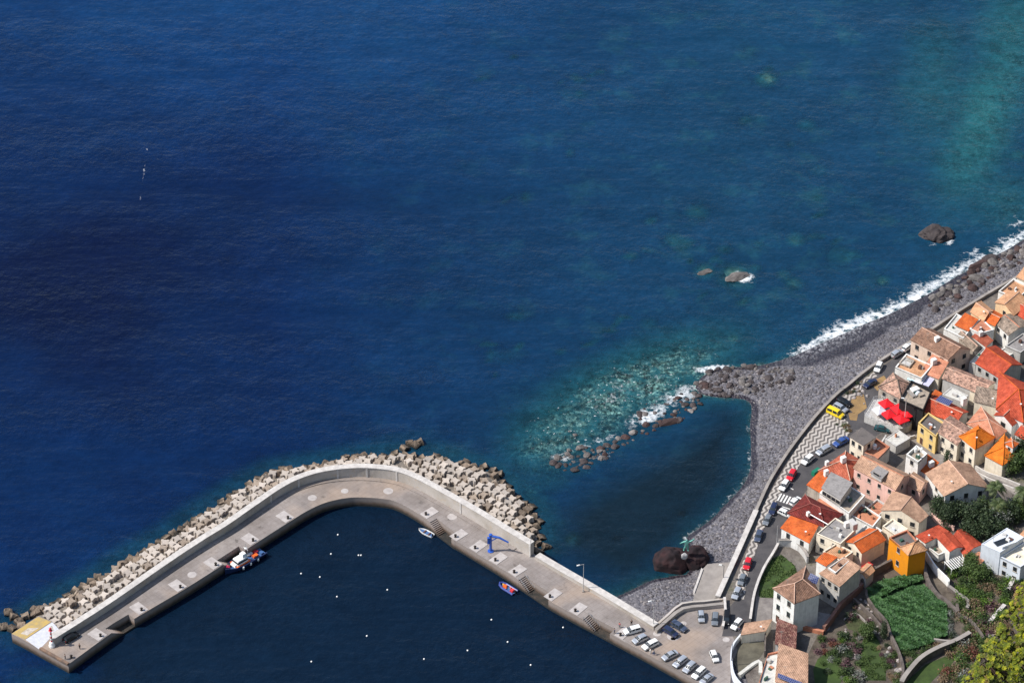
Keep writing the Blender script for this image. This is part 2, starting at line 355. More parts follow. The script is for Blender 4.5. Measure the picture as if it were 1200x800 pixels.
# foam: broken white patches on the surface
fn=n.math('ADD',n.math('MULTIPLY',n.noise(pos,0.55,6,0.75),0.6),n.math('MULTIPLY',n.noise(pos,0.13,4,0.6),0.4))
rid=n.math('ABSOLUTE',n.math('SUBTRACT',n.noise(pos,0.22,6,0.7),0.5))
fnn=n.math('SUBTRACT',n.math('ADD',fn,0.06),n.math('MULTIPLY',rid,2.2))
fm=n.math('MULTIPLY',n.math('MULTIPLY',n.math('SUBTRACT',n.math('ADD',n.math('MULTIPLY',fo,1.0),fnn),0.93),3.4,clamp=True),0.92)
fm=n.math('MAXIMUM',fm,n.math('MULTIPLY',n.ramp(n.noise(pos,1.1,3,0.6),[(0.655,0.0),(0.70,0.75)]),n.math('MULTIPLY',n.attr('spark'),n.ramp(cl,[(0.45,0.0),(0.95,1.0)]))))
fd=n.n('ShaderNodeBsdfDiffuse'); fd.inputs[0].default_value=(0.75,0.78,0.8,1)
m3=n.n('ShaderNodeMixShader'); n.l(fm,m3.inputs[0]); n.l(m2.outputs[0],m3.inputs[1]); n.l(fd.outputs[0],m3.inputs[2])
n.l(m3.outputs[0],n.out.inputs[0]); SEA=n.m
xs=axis(-175,178,1.2,30000); ys=axis(600,975,1.25,30000)
tag(link('sea',gridmesh('sea',xs,ys,lambda X,Y:X*0,{'foam':foamf,'clear':clar,'tone':tone,'teal':teal,'turq':turq,'spark':spark,'cove':cove,'calm':harb},[SEA])),kind='structure')
# ---------------------------------------------------------------- beach and sea bed, one sheet
def bedz(X,Y):
    d=seg_dist(X,Y,KL); ins=inside(X,Y,LAND)
    land=np.minimum(0.13*d-0.05,2.75)+0.16*np.sin(X*0.35+Y*0.2)*np.clip(d/5,0,1)*(d<40)
    land=np.minimum(land,2.85)
    sea=-0.05-np.minimum(0.22*d,10)
    rf=blobs(X,Y,REEF); sea=np.maximum(sea,-2.4-8*(1-np.clip(rf*1.4,0,1)))
    return np.where(ins,land,sea)
n=NT('beach'); pos=n.pos(); z=n.n('ShaderNodeSeparateXYZ'); n.l(pos,z.inputs[0]); zz=z.outputs[2]
peb=n.vor(pos,2.1,'Color'); sp=n.n('ShaderNodeSeparateColor'); n.l(peb,sp.inputs[0])
dist=n.vor(pos,1.5); dist2=n.vor(pos,0.75)
dry=n.ramp(sp.outputs[0],[(0.0,(0.078,0.075,0.088)),(0.5,(0.117,0.113,0.13)),(0.85,(0.155,0.15,0.165)),(1.0,(0.22,0.21,0.225))])
dry=n.mix(n.ramp(n.noise(pos,0.09,5,0.6),[(0.4,0.0),(0.65,0.5)]),dry,(0.09,0.08,0.085))
wet=n.mix(n.ramp(sp.outputs[1],[(0.3,0.0),(1,0.5)]),(0.018,0.014,0.021),(0.05,0.040,0.047))
wn=n.math('ADD',zz,n.math('MULTIPLY_ADD',n.noise(pos,0.1,4),1.1,-0.62))
wa=n.math('ADD',n.attr('wet'),n.math('MULTIPLY_ADD',n.noise(pos,0.16,4),0.7,-0.35))
wf=n.ramp(wa,[(0.44,0.0),(0.58,1.0)])
mpw=n.n('ShaderNodeMapping'); mpw.inputs['Rotation'].default_value=(0,0,math.radians(-52)); mpw.inputs['Scale'].default_value=(1,.6,1); n.l(pos,mpw.inputs[0])
wash=n.math('MULTIPLY',n.attr('wash'),n.ramp(n.noise(mpw.outputs[0],1.1,5,0.7),[(0.46,0.0),(0.68,0.8)]))
land=n.mix(wash,n.mix(wf,dry,wet),(0.6,0.6,0.63))
rc=n.vor(pos,1.25,'Color'); s2=n.n('ShaderNodeSeparateColor'); n.l(rc,s2.inputs[0])
reef=n.ramp(n.math('ADD',n.math('MULTIPLY',s2.outputs[0],0.28),n.math('MULTIPLY',n.noise(pos,0.5,7,0.72),0.82)),[(0.40,(0.03,0.035,0.035)),(0.52,(0.10,0.11,0.10)),(0.62,(0.28,0.31,0.28)),(0.76,(0.74,0.76,0.70))])
bedc=n.mix(n.attr('reef'),n.mix(n.noise(pos,0.2,5),(0.02,0.022,0.03),(0.10,0.085,0.08)),reef)
n.l(n.mix(n.ramp(zz,[(0.0,0.0),(0.02,1.0)]),bedc,land),n.b.inputs['Base Color'])
n.l(n.bump(n.math('ADD',dist,dist2),0.8,0.35),n.b.inputs['Normal']); n.l(n.ramp(wf,[(0,0.85),(1,0.4)]),n.b.inputs['Roughness'])
def wetf(X,Y):
    d=seg_dist(X,Y,KL); U,V=px_of(X,Y)
    wd=1.6+7.5*np.exp(-((U-985)/60)**2)+3.5*np.exp(-((U-1080)/70)**2)
    return np.clip(1-0.5*d/wd,0,1)
def washf(X,Y):
    d=seg_dist(X,Y,KL); U,V=px_of(X,Y); return np.exp(-((U-985)/60)**2)*np.clip(1-d/6.5,0,1)
xs=axis(-175,178,1.6,900); ys=axis(600,975,1.6,900)
tag(link('beach',gridmesh('beach',xs,ys,bedz,{'wet':wetf,'wash':washf,'reef':lambda X,Y:np.clip(blobs(X,Y,REEF)*1.6,0,1)},[n.m])),kind='structure')
# ---------------------------------------------------------------- town ground
ysS=np.array([p[1] for p in SL][::-1]); xsS=np.array([p[0] for p in SL][::-1])
def wx(y):
    if y<ysS[0]: return xsS[0]+ (ysS[0]-y)*0.16+1
    return float(np.interp(y,ysS,xsS))+0.1
vs=[];fs=[]; yy=list(np.arange(1010,560,-2.5))+list(np.arange(555,-60,-20)); ss=list(np.arange(0,140,2.5))+[150,170,200,240,300,400,600]
for y in yy:
    for s_ in ss:
        x=wx(y)+s_; zg=g(x,y)
        vs.append((x,y,zg+(noise.noise(Vector((x*.05,y*.05,0)))*6 if zg>40 else 0)))
nS=len(ss)
for j in range(len(yy)-1):
    for i in range(nS-1): a=j*nS+i; fs.append((a,a+nS,a+nS+1,a+1))
n=NT('town_ground'); pos=n.pos()
c=n.ramp(n.noise(pos,0.16,6,0.65),[(0.3,(0.07,0.058,0.05)),(0.45,(0.13,0.112,0.10)),(0.58,(0.19,0.17,0.15)),(0.72,(0.10,0.10,0.05))])
c=n.mix(n.ramp(n.noise(pos,1.1,5,0.7),[(0.35,0.5),(0.7,0.0)]),c,(0.05,0.042,0.036))
gz=n.n('ShaderNodeSeparateXYZ'); n.l(pos,gz.inputs[0])
veg=n.ramp(n.noise(pos,0.12,7,0.7),[(0.36,(0.05,0.045,0.03)),(0.52,(0.055,0.075,0.03)),(0.68,(0.11,0.095,0.06))])
c=n.mix(n.math('MULTIPLY',n.math('SUBTRACT',gz.outputs[2],9.5),0.25,clamp=True),c,veg)
n.l(c,n.b.inputs['Base Color']); n.l(n.bump(n.noise(pos,1.5,6,0.7),0.7,0.35),n.b.inputs['Normal']); n.val(n.b,Roughness=0.95)
tag(link('ground',me('ground',vs,fs,[n.m],smooth=True)),kind='structure')
def patch(name,px,m,lift=0.04,flat=None,kind='structure',sub=2.2):
    bm=bmesh.new(); pts=[G(u,v) for u,v in px]
    bm.faces.new([bm.verts.new((p.x,p.y,0)) for p in pts]); bmesh.ops.triangulate(bm,faces=bm.faces[:])
    if flat is None:
        for _ in range(6):
            e=[x for x in bm.edges if x.calc_length()>sub*2]
            if not e: break
            bmesh.ops.subdivide_edges(bm,edges=e,cuts=1); bmesh.ops.triangulate(bm,faces=bm.faces[:])
    for v in bm.verts: v.co.z=(g(v.co.x,v.co.y) if flat is None else flat)+lift
    bmesh.ops.recalc_face_normals(bm,faces=bm.faces)
    if sum(f.normal.z for f in bm.faces)<0: bmesh.ops.reverse_faces(bm,faces=bm.faces[:])
    msh=bpy.data.meshes.new(name); bm.to_mesh(msh); bm.free(); msh.materials.append(m)
    return tag(link(name,msh),kind=kind)
ASPH=mat('asphalt',(0.085,0.08,0.082),(0.052,0.05,0.054),0.25,0.9,0.25,10,coords='pos')
OCHRE=mat('ochre_dirt',(0.30,0.19,0.08),(0.2,0.13,0.065),0.5,0.95,0.4,5,coords='pos')
GRASS=mat('grass',(0.055,0.10,0.022),(0.03,0.05,0.016),0.5,0.95,0.6,6,coords='pos')
SOIL=mat('soil',(0.11,0.085,0.065),(0.05,0.04,0.032),0.6,0.95,0.6,4,coords='pos')
PAV=mat('paving',(0.24,0.22,0.205),(0.14,0.125,0.12),0.5,0.9,0.3,6,coords='pos')
WPNT=mat('road_paint',(0.62,0.61,0.58),(0.3,0.29,0.28),2.0,0.8,coords='pos',lo=0.25,hi=0.5)
patch('road',[(846,745),(852,715),(864,700),(880,655),(895,610),(912,570),(930,545),(960,500),(986,466),(998,456),(1022,437),(1066,408),(1075,412),(1060,425),(1040,450),(1028,470),(1022,492),(1062,508),(1080,515),(1064,522),(1035,505),(1000,528),(962,556),(944,575),(928,602),(914,640),(898,668),(886,697),(882,745)],ASPH,0.03)
patch('street',[(1100,478),(1104,470),(1114,446),(1143,420),(1186,396),(1215,378),(1225,390),(1185,414),(1150,432),(1128,470),(1120,500)],PAV,0.03)
patch('street',[(1060,505),(1095,505),(1100,520),(1125,545),(1150,545),(1200,570),(1240,590),(1235,600),(1190,580),(1150,556),(1115,560),(1075,530)],PAV,0.05)
for q in ([(998,466),(1012,462),(1016,478),(1003,487),(996,480)],[(1020,448),(1036,440),(1041,448),(1028,458)],[(994,484),(1006,483),(1004,493),(996,492)]): patch('dirt_ground',q,OCHRE,0.06)
patch('grass_plot',[(903,655),(916,650),(931,662),(936,675),(915,690),(908,700),(889,700),(891,680)],GRASS,0.05)
patch('paving',[(886,698),(906,702),(903,735),(884,728)],PAV,0.05)
# patterned promenade: black and white wavy stone strips
n=NT('wave_paving'); uv=n.uv(); sx=n.n('ShaderNodeSeparateXYZ'); n.l(uv,sx.inputs[0])
wav=n.math('MULTIPLY',n.math('SINE',n.math('MULTIPLY',sx.outputs[0],2*math.pi/2.8)),0.27)
st=n.math('FRACT',n.math('ADD',n.math('MULTIPLY',sx.outputs[1],1/1.35),wav))
col=n.mix(n.ramp(st,[(0.47,0.0),(0.53,1.0)]),(0.43,0.395,0.36),(0.10,0.09,0.085))
col=n.mix(n.ramp(n.noise(n.pos(),0.5,4),[(0.45,0.0),(0.75,0.5)]),col,(0.2,0.17,0.15))
n.l(col,n.b.inputs['Base Color']); n.l(n.bump(n.vor(uv,6),0.3,0.03),n.b.inputs['Normal']); n.val(n.b,Roughness=0.8)
def strip(name,Lp,Rp,m,lift,N=60):
    A=smooth_pl([G(*q)[:2] for q in Lp],8); B=smooth_pl([G(*q)[:2] for q in Rp],8)
    def res(pl,N):
        d=[0]
        for a,b in zip(pl,pl[1:]): d.append(d[-1]+math.hypot(b[0]-a[0],b[1]-a[1]))
        return [(float(np.interp(d[-1]*i/N,d,[p[0] for p in pl])),float(np.interp(d[-1]*i/N,d,[p[1] for p in pl]))) for i in range(N+1)]
    A=A; B=B; vs=[];fs=[];uvs=[]; s=0; K=8
    for i in range(len(A)):
        if i: s+=math.hypot(A[i][0]-A[i-1][0],A[i][1]-A[i-1][1])
        wdt=math.hypot(A[i][0]-B[i][0],A[i][1]-B[i][1])
        for k in range(K+1):
            t=k/K; x=A[i][0]*(1-t)+B[i][0]*t; y=A[i][1]*(1-t)+B[i][1]*t; vs.append((x,y,g(x,y)+lift)); uvs.append((s,t*wdt))
    for i in range(len(A)-1):
        for k in range(K): a=i*(K+1)+k; fs.append((a,a+1,a+K+2,a+K+1))
    m_=me(name,vs,fs,[m]); ul=m_.uv_layers.new()
    for lp in m_.loops: ul.data[lp.index].uv=uvs[lp.vertex_index]
    return tag(link(name,m_),kind='structure')
strip('promenade',[(857,702),(867,668),(876,645),(886,618),(893,597),(905,573),(918,551),(934,525),(950,504),(964,488),(975,477)],[(872,702),(877,672),(885,648),(895,620),(905,597),(917,574),(931,555),(946,533),(972,521),(994,510),(994,495)],n.m,0.10)
strip('promenade',[(984,468),(998,456),(1012,445),(1024,436)],[(992,474),(1004,462),(1016,451),(1028,441)],n.m,0.10)
for k in range(8):
    u=909+k*3.55; v=580.5+k*1.25
    patch('road_marking',[(u+2.2,v-4),(u+4.2,v-3.4),(u-0.6,v+5),(u-2.6,v+4.4)],WPNT,0.06)
patch('road_marking',[(917,593),(926,596),(925.6,597),(916.6,594)],WPNT,0.06)
patch('road_marking',[(926,571),(930,573),(929.6,574),(925.6,572)],WPNT,0.06)
# ---------------------------------------------------------------- seawall
def wallstrip(name,pl,z0,z1,th,m,label=None,cat='wall',side=0,closed=False,cap=None,group=None,coping=None):
    """wall along a world polyline; th to the left of travel (side=1), right (-1) or centred (0)"""
    pl=[Vector((p[0],p[1])) for p in pl]; n_=len(pl); L=[];Rr=[]
    for i,p in enumerate(pl):
        d=(pl[min(i+1,n_-1)]-pl[max(i-1,0)]).normalized(); nn=Vector((-d.y,d.x))
        a,b={0:(th/2,-th/2),1:(th,0),-1:(0,-th)}[side]
        L.append(p+nn*a); Rr.append(p+nn*b)
    def zz(f,i,p): return f(i,p) if callable(f) else f
    def shell(L,Rr,z0,z1):
        b=MB(); rows=[]
        for i in range(n_):
            a0,a1=zz(z0,i,pl[i]),zz(z1,i,pl[i])
            rows.append([b.bm.verts.new(q) for q in ((L[i].x,L[i].y,a0),(L[i].x,L[i].y,a1),(Rr[i].x,Rr[i].y,a1),(Rr[i].x,Rr[i].y,a0))])
        for A,B in zip(rows,rows[1:]):
            for k in range(4): b.bm.faces.new((A[k],A[(k+1)%4],B[(k+1)%4],B[k]))
        b.bm.faces.new(rows[0]); b.bm.faces.new(rows[-1][::-1]); return b
    if label:
        t=tag(shell(L,Rr,z0,z1).build(name,m),label,cat,group)
    else: t=shell(L,Rr,z0,z1).build(name,m)
    if cap:
        e=0.12; L2=[l+(l-r).normalized()*e for l,r in zip(L,Rr)]; R2=[r+(r-l).normalized()*e for l,r in zip(L,Rr)]
        shell(L2,R2,lambda i,p:zz(z1,i,p)+0.003,lambda i,p:zz(z1,i,p)+0.16).build('coping',cap,t)
    return t
DSTONE=mat('dark_stone',(0.16,0.135,0.12),(0.075,0.062,0.056),0.9,0.95,0.7,3,coords='pos')
SWL=mat('seawall_stone',(0.23,0.2,0.18),(0.12,0.1,0.09),0.6,0.95,0.5,3,coords='pos')
i0=len(SL)-1
wallstrip('seawall',[p for p in SL[:46]],0.2,T+0.85,0.55,SWL,'long low dark stone seawall between the pebble beach and the village',side=0,cap=CONC)
wallstrip('seawall',[p for p in SL[45:]],0.2,T+0.95,1.1,CONC,'broad pale concrete parapet along the promenade above the slipway',side=0,cap=CONCL)
# ---------------------------------------------------------------- harbour mole
A0=T+0.02
WP=[(52,764),(95,737),(135,711),(200,666),(240,640),(268,623),(300,601),(335,578),(365,566),(396,560.5),(430,559.5),(465,564),(490,574),(510,585),(555,611),(590,633),(621,652),(660,675),(693,694),(730,716),(766,738)]
EP=[(80,778),(131,741),(160,723),(211,693),(240,675),(300,636),(344,608),(357,600),(375,591),(391,586),(408,583),(425,582.5),(447,584),(465,588),(492,603),(528,630),(540,637),(594,670),(641,702),(718,744),(766,770),(840,812),(900,850)]
WL=smooth_pl(W2(WP,A0),6); ELn=smooth_pl(W2(EP,A0),10)
def inset(pl,ivs,depth):
    """quay edge with stair recesses cut into it, intervals given by picture column"""
    out=[];pl=[Vector(p) for p in pl]; prev=False
    for i,p in enumerate(pl):
        u=proj(p.x,p.y,A0)[0]; d=(pl[min(i+1,len(pl)-1)]-pl[max(i-1,0)]).normalized(); nn=Vector((-d.y,d.x))
        hit=any(a<u<b for a,b in ivs)
        if hit and not prev: out.append(tuple(p))
        if prev and not hit: out.append(tuple(pl[i-1]))
        out.append(tuple(p+nn*depth) if hit else tuple(p)); prev=hit
    return out
IV=[(131,158),(261,287),(503,529),(607,643),(682,716)]
dens=[]
for a,b in zip(ELn,ELn[1:]):
    for k in range(4): dens.append((a[0]+(b[0]-a[0])*k/4,a[1]+(b[1]-a[1])*k/4))
EI=inset(dens,IV,2.3)
n=NT('quay_concrete'); pos=n.pos(); sz=n.n('ShaderNodeSeparateXYZ'); n.l(pos,sz.inputs[0])
c=n.ramp(n.noise(pos,0.10,6,0.62),[(0.3,(0.145,0.125,0.113)),(0.5,(0.235,0.207,0.195)),(0.7,(0.31,0.277,0.26))])
c=n.mix(n.ramp(n.noise(pos,0.9,5,0.7),[(0.3,0.45),(0.6,0.0)]),c,(0.16,0.13,0.115))
c=n.mix(n.ramp(n.noise(pos,0.05,3,0.5),[(0.52,0.0),(0.66,0.5)]),c,(0.34,0.24,0.165))
br=n.n('ShaderNodeTexBrick'); br.inputs['Scale'].default_value=0.2; br.inputs['Mortar Size'].default_value=0.012; br.inputs['Color1'].default_value=(1,1,1,1); br.inputs['Color2'].default_value=(.86,.86,.86,1); br.inputs['Mortar'].default_value=(.5,.48,.46,1); br.offset=0
mp=n.n('ShaderNodeMapping'); mp.inputs['Rotation'].default_value=(0,0,math.radians(-44)); n.l(pos,mp.inputs[0]); n.l(mp.outputs[0],br.inputs[0])
c=n.mix(0.35,c,br.outputs[0],'MULTIPLY')
c=n.mix(n.ramp(n.noise(pos,0.33,4,0.6),[(0.63,0.0),(0.70,0.55)]),c,(0.07,0.06,0.055))
tide=n.ramp(n.math('ADD',sz.outputs[2],n.math('MULTIPLY',n.noise(pos,0.8,4),0.7)),[(0.55,0.0),(0.9,1.0)])
tm=n.n('ShaderNodeMath',operation='MULTIPLY'); 
low=n.ramp(n.math('MULTIPLY',n.math('ADD',sz.outputs[2],n.math('MULTIPLY',n.noise(pos,0.8,4),0.9)),0.4),[(0.35,(0.018,0.018,0.016)),(0.6,(0.11,0.075,0.055)),(1.0,(0.24,0.2,0.18))])
c=n.mix(n.ramp(sz.outputs[2],[(0.0,0.0),(1.0,1.0)]) if False else n.math('GREATER_THAN',sz.outputs[2],2.9),low,c)
n.l(c,n.b.inputs['Base Color']); n.l(n.bump(n.noise(pos,2,5),0.3,0.1),n.b.inputs['Normal']); n.val(n.b,Roughness=0.92); QUAY=n.m
# quay body: from the end, along the edge, then around the car park and back along the wall
lotR=W2([(900,850),(870,830),(856,800),(857,778),(868,757),(884,746),(884,732),(848,709),(801,713),(770,738)],A0)
slabN=W2([(68,736),(61,727.5),(45,721),(13.5,742),(29,750)],A0)
outer=[]; WLv=[Vector(p) for p in WL]
wth=1.5
for i,p in enumerate(WLv):
    d=(WLv[min(i+1,len(WLv)-1)]-WLv[max(i-1,0)]).normalized(); outer.append(tuple(p+Vector((-d.y,d.x))*wth))
poly=EI+lotR[1:]+outer[::-1][:-6]+slabN
b=MB(); b.prism(poly,-3.5,A0); tag(b.build('quay',QUAY,tri=True),'long curved concrete harbour mole and quayside car park deck','quay')
# high wall then low parapet
iw=[i for i,p in enumerate(WLv) if proj(p.x,p.y,A0)[0]>621][0]
tot=len(WL)
def wallh(i,p):
    u=proj(p.x,p.y,A0)[0]; return A0+float(np.interp(u,[50,200,335,430,621],[2.3,2.3,2.7,3.3,4.0]))
n=NT('mole_wall'); pos=n.pos(); sz=n.n('ShaderNodeSeparateXYZ'); n.l(pos,sz.inputs[0])
c=n.ramp(n.noise(pos,0.16,6,0.6),[(0.3,(0.27,0.235,0.2)),(0.5,(0.375,0.34,0.305)),(0.7,(0.45,0.41,0.385))])
c=n.mix(n.ramp(n.noise(pos,0.6,5,0.7),[(0.56,0.0),(0.75,0.6)]),c,(0.42,0.29,0.16))
n.l(c,n.b.inputs['Base Color']); n.l(n.bump(n.noise(pos,2,5),0.3,0.1),n.b.inputs['Normal']); n.val(n.b,Roughness=0.92); MW=n.m
wallstrip('mole_wall',WL[2:iw+1],A0-0.01,wallh,wth,MW,'tall curving concrete wave wall along the seaward side of the mole',side=1,cap=CONCL)
wallstrip('parapet',WL[iw+1:],A0-0.01,A0+1.15,1.7,MW,'low pale parapet on the straight landward half of the mole',side=1,cap=CONCL)
# joints in the wall: shallow pilaster strips
for k,u in enumerate((320,350,396,430,466,541,620)):
    i=min(range(len(WLv)),key=lambda j:abs(proj(WLv[j].x,WLv[j].y,A0)[0]-u)); p=WLv[i]; d=(WLv[i+1]-WLv[i-1]).normalized()
    q=p-Vector((-d.y,d.x))*0.06
    o=MB().box((q.x,q.y,A0+wallh(0,p)/2-A0/2),(0.5,0.14,wallh(0,p)-A0-0.05),math.atan2(d.y,d.x)).build('wall_joint',CONCL)
    o.parent=bpy.data.objects['mole_wall']
# bollards, with their pale pads
BOL=[(86.6,770,'end'),(123,747,''),(170,717,''),(211.5,690,''),(256,661,''),(299,633,''),(338,608,''),(497.6,603.5,''),(536.6,628,''),(559,642,''),(582,656,''),(603,669,''),(650,698,''),(677,715,''),(727,745,'')]
bolm=mat('black_iron',(0.02,0.02,0.022),(0.035,0.025,0.02),2,0.5,metal=0.3)
bl=None
bmesh_b=MB().lathe([(0.30,0),(0.30,0.08),(0.18,0.12),(0.16,0.42),(0.30,0.5),(0.32,0.62),(0.2,0.72),(0.02,0.75)]).mesh('bollard',bolm,smooth=True)
EV=[Vector(p) for p in ELn]
PADM=mat('pad_concrete',(0.45,0.42,0.405),(0.33,0.30,0.29),0.7,0.9,coords='pos')
for k,(u,v,_) in enumerate(BOL):
    p=P(u,v,A0); j=min(range(1,len(EV)-1),key=lambda j:(EV[j]-p.xy).length); d=(EV[j+1]-EV[j-1]).normalized(); nn=Vector((-d.y,d.x)); e=EV[j]
    c2=e+nn*1.1
    tag(link('bollard',bmesh_b,None,(c2.x,c2.y,A0+0.10),(0,0,0),1.15),'black iron mooring bollard on a pale pad at the quay edge','bollard','mooring bollards along the quay edge')
    if 0<k: 
        L,D=(3.0,4.0) if k<7 else (2.7,4.2)
        cc=e+nn*(D/2+0.25); MBp=MB().box((cc.x,cc.y,A0+0.045),(L,D,0.10),math.atan2(d.y,d.x))
        o=MBp.build('mooring_pad',PADM); tag(o,kind='structure')
for u,v,a,bb in ((225,673,1.2,1),(366,583,1.2,1),(404,575,1,1),(455,575,1.3,1),(530,605,1.3,1),(770,742,1,1)):
    p=P(u,v,A0); tag(MB().lathe([(a,0),(a*0.98,0.02)],(p.x,p.y,A0+0.006),12).build('concrete_patch',PADM),kind='structure')
for q in ((789,745,1.6),(789,748,.7),(801,730,.8),(851,749,.9)):
    p=P(q[0],q[1],A0); tag(MB().lathe([(q[2],0),(q[2]*0.95,0.015)],(p.x,p.y,A0+0.006),14).build('concrete_patch',PADM),kind='structure')
# kerb along the back of the apron (a step)
wallstrip('quay_step',[tuple(Vector(p)-Vector((0,0))) for p in WL[3:iw-2]],A0+0.003,A0+0.22,1.3,QUAY,None,side=-1)['kind']='structure'
# stairs in the recesses
for a,bq in IV:
    idx=[i for i,p in enumerate(dens) if a<proj(p[0],p[1],A0)[0]<bq]; s=MB(); pts=[Vector(dens[i]) for i in idx]
    L=(pts[-1]-pts[0]).length; d=(pts[-1]-pts[0]).normalized(); nn=Vector((-d.y,d.x)); N=8
    for k in range(N+1):
        l0=.42*k; l1=.42*(k+1) if k<N else L; c=pts[0]+d*((l0+l1)/2)+nn*1.12; top=A0-0.28-k*0.28
        s.box((c.x,c.y,(top-3.4)/2),(l1-l0-0.002,2.2,top+3.4),math.atan2(d.y,d.x))
    tag(s.build('harbour_steps',QUAY),'concrete steps cut into the quay edge, '+{131:'nearest the red and white post',261:'behind the moored lifeboat',503:'beside the small white dinghy',607:'right of the blue crane',682:'nearest the parked cars'}[a],'steps')
    if a in (607,682):
        rl=MB(); o=pts[0]
        for off in (0.06,2.15):
            p0=o+nn*off; p1=p0+d*3.7
            rl.tube([(p0.x,p0.y,A0+0.9),(p1.x,p1.y,A0-1.5)],0.05,6)
            for k in range(6):
                q=p0+(p1-p0)*(k/5); z=A0-2.3*k/5; rl.tube([(q.x,q.y,z-0.3),(q.x,q.y,z+0.9)],0.04,6)
        tag(rl.build('handrail',mat('galvanised',(0.5,0.5,0.5),None,3,0.4,metal=0.6)),'pale metal handrails on the quay steps '+('near the blue crane' if a==607 else 'near the parked cars'),'railing')
# end platform
patchpoly=lambda px,z:W2(px,z)
def flatsheet(name,px,z,m,th=0.02,kind='structure'):
    return tag(MB().prism(W2(px,z),z-th,z).build(name,m,tri=True),kind=kind)
flatsheet('platform_paving',[(30,749),(61,728.5),(66,733),(69,737),(46,760.5)],A0+0.03,mat('white_slab',(0.55,0.56,0.6),(0.44,0.45,0.48),1,0.8,coords='pos'))
flatsheet('platform_paving',[(14,742),(45,722),(60,728),(29.5,748.5)],A0+0.03,mat('yellow_paint',(0.50,0.34,0.09),(0.34,0.26,0.13),0.9,0.8,coords='pos'))
flatsheet('platform_paving',[(24,742),(33,735.5),(46,735),(32,744)],A0+0.05,mat('bare_concrete',(0.55,0.5,0.45),(0.35,0.3,0.24),1.0,0.9,coords='pos'))
e=W2([(46,761),(79,779.5)],A0); wallstrip('parapet',[e[0],((e[0][0]+e[1][0])/2,(e[0][1]+e[1][1])/2),e[1]],A0-0.01,A0+0.55,0.7,mat('rusty_concrete',(0.24,0.15,0.10),(0.12,0.09,0.075),1,0.9,0.3,coords='pos'),'low rust-stained kerb wall across the far end of the mole',side=1)
# harbour light post, red and white
p=P(61,757,A0); t=thing('harbour_light','red and white banded harbour light post on a round white base','light post',(p.x,p.y,A0))
RED=paint('signal_red',(0.5,0.02,0.04),0.4); WPT=paint('gloss_white',(0.75,0.75,0.73),0.35)
MB().lathe([(.8,0),(.8,0.5),(0.7,0.7),(0.55,1.4),(0.4,1.6)]).build('base',WPT,t)
for k in range(6): MB().lathe([(0.24,0),(0.24,0.6)],(0,0,1.6+0.6*k)).build('band',RED if k%2==0 else WPT,t)
MB().lathe([(0.5,0),(0.5,0.1),(0.32,0.2),(0.32,0.8),(0.1,1.0)],(0,0,5.2)).build('lamp',RED,t)
# car park edge wall (two level trough)
wallstrip('parapet',smooth_pl(W2([(770,738.5),(785,725.5),(801,713.5),(825,710.5),(848,708)],A0+1),2),A0-0.01,A0+1.0,0.7,MW,'low concrete wall between the car park and the pebbles',side=1,cap=CONC)
wallstrip('parapet',smooth_pl(W2([(771,733),(785,720.5),(800,708.5),(825,706),(849,703)],A0),2),0.2,A0+0.4,0.6,MW,'outer ledge wall running outside the car park wall',side=1)
wallstrip('parapet',W2([(849,703),(850,720),(847,737)],A0),A0-0.01,A0+1.0,0.4,MW,'short wall beside the dark parked car at the car park entrance',side=0,cap=CONCL)
# slipway
b=MB(); SLP=W2([(814,694.5),(823,667),(829,660.5),(858,658),(843,698),(835,702),(812,704)],1.7); b.prism(SLP,-0.5,lambda x,y:1.7); 
tag(b.build('slipway',CONC,tri=True),kind='structure')
tag(MB().prism(W2([(814,694.5),(812.5,692),(822,665),(824,667)],1.9),-0.3,1.95).build('slipway_kerb',CONCL,tri=True),kind='structure')
tag(MB().prism(W2([(775,733),(800,709),(812,704),(842,699),(848,704),(800,709.5)],1.5),-0.5,1.5).build('slipway_ledge',CONC,tri=True),kind='structure')
# ---------------------------------------------------------------- armour blocks
def blockmesh(name,m,grv=True,sd_=0):
    r=random.Random(sd_); s=1.12
    o=[(-s,-s),(-.42*s,-s),(-.3*s,-.7*s),(.3*s,-.7*s),(.42*s,-s),(s,-s),(s,-.42*s),(.7*s,-.3*s),(.7*s,.3*s),(s,.42*s),(s,s),(.42*s,s),(.3*s,.7*s),(-.3*s,.7*s),(-.42*s,s),(-s,s),(-s,.42*s),(-.7*s,.3*s),(-.7*s,-.3*s),(-s,-.42*s)] if grv else [(-s,-s*.95),(s*.97,-s),(s,s*.98),(-s*.95,s)]
    b=MB(); bo=[b.bm.verts.new((x*1.03,y*1.03,-1.1)) for x,y in o]; tp=[b.bm.verts.new((x,y,1.1)) for x,y in o]; n_=len(o)
    b.bm.faces.new(tp); b.bm.faces.new(bo[::-1])
    for i in range(n_): b.bm.faces.new((bo[i],bo[(i+1)%n_],tp[(i+1)%n_],tp[i]))
    if grv==False:
        bmesh.ops.subdivide_edges(b.bm,edges=b.bm.edges[:],cuts=3,use_grid_fill=True)
        for v in b.bm.verts: v.co+=noise.noise_vector(v.co*1.1+Vector((sd_,0,0)))*0.22
        return b.mesh(name,m)
    return b.mesh(name,m,bevel=0.09)
BLK=mat('armour_concrete',(0.50,0.44,0.385),(0.35,0.305,0.265),0.9,0.95,0.4,4,rand=0.28)
BLO=mat('worn_concrete',(0.27,0.205,0.15),(0.11,0.085,0.065),0.8,0.95,0.8,3,rand=0.5)
BLM=mat('stained_concrete',(0.38,0.31,0.245),(0.19,0.15,0.12),0.9,0.95,0.5,4,rand=0.3)
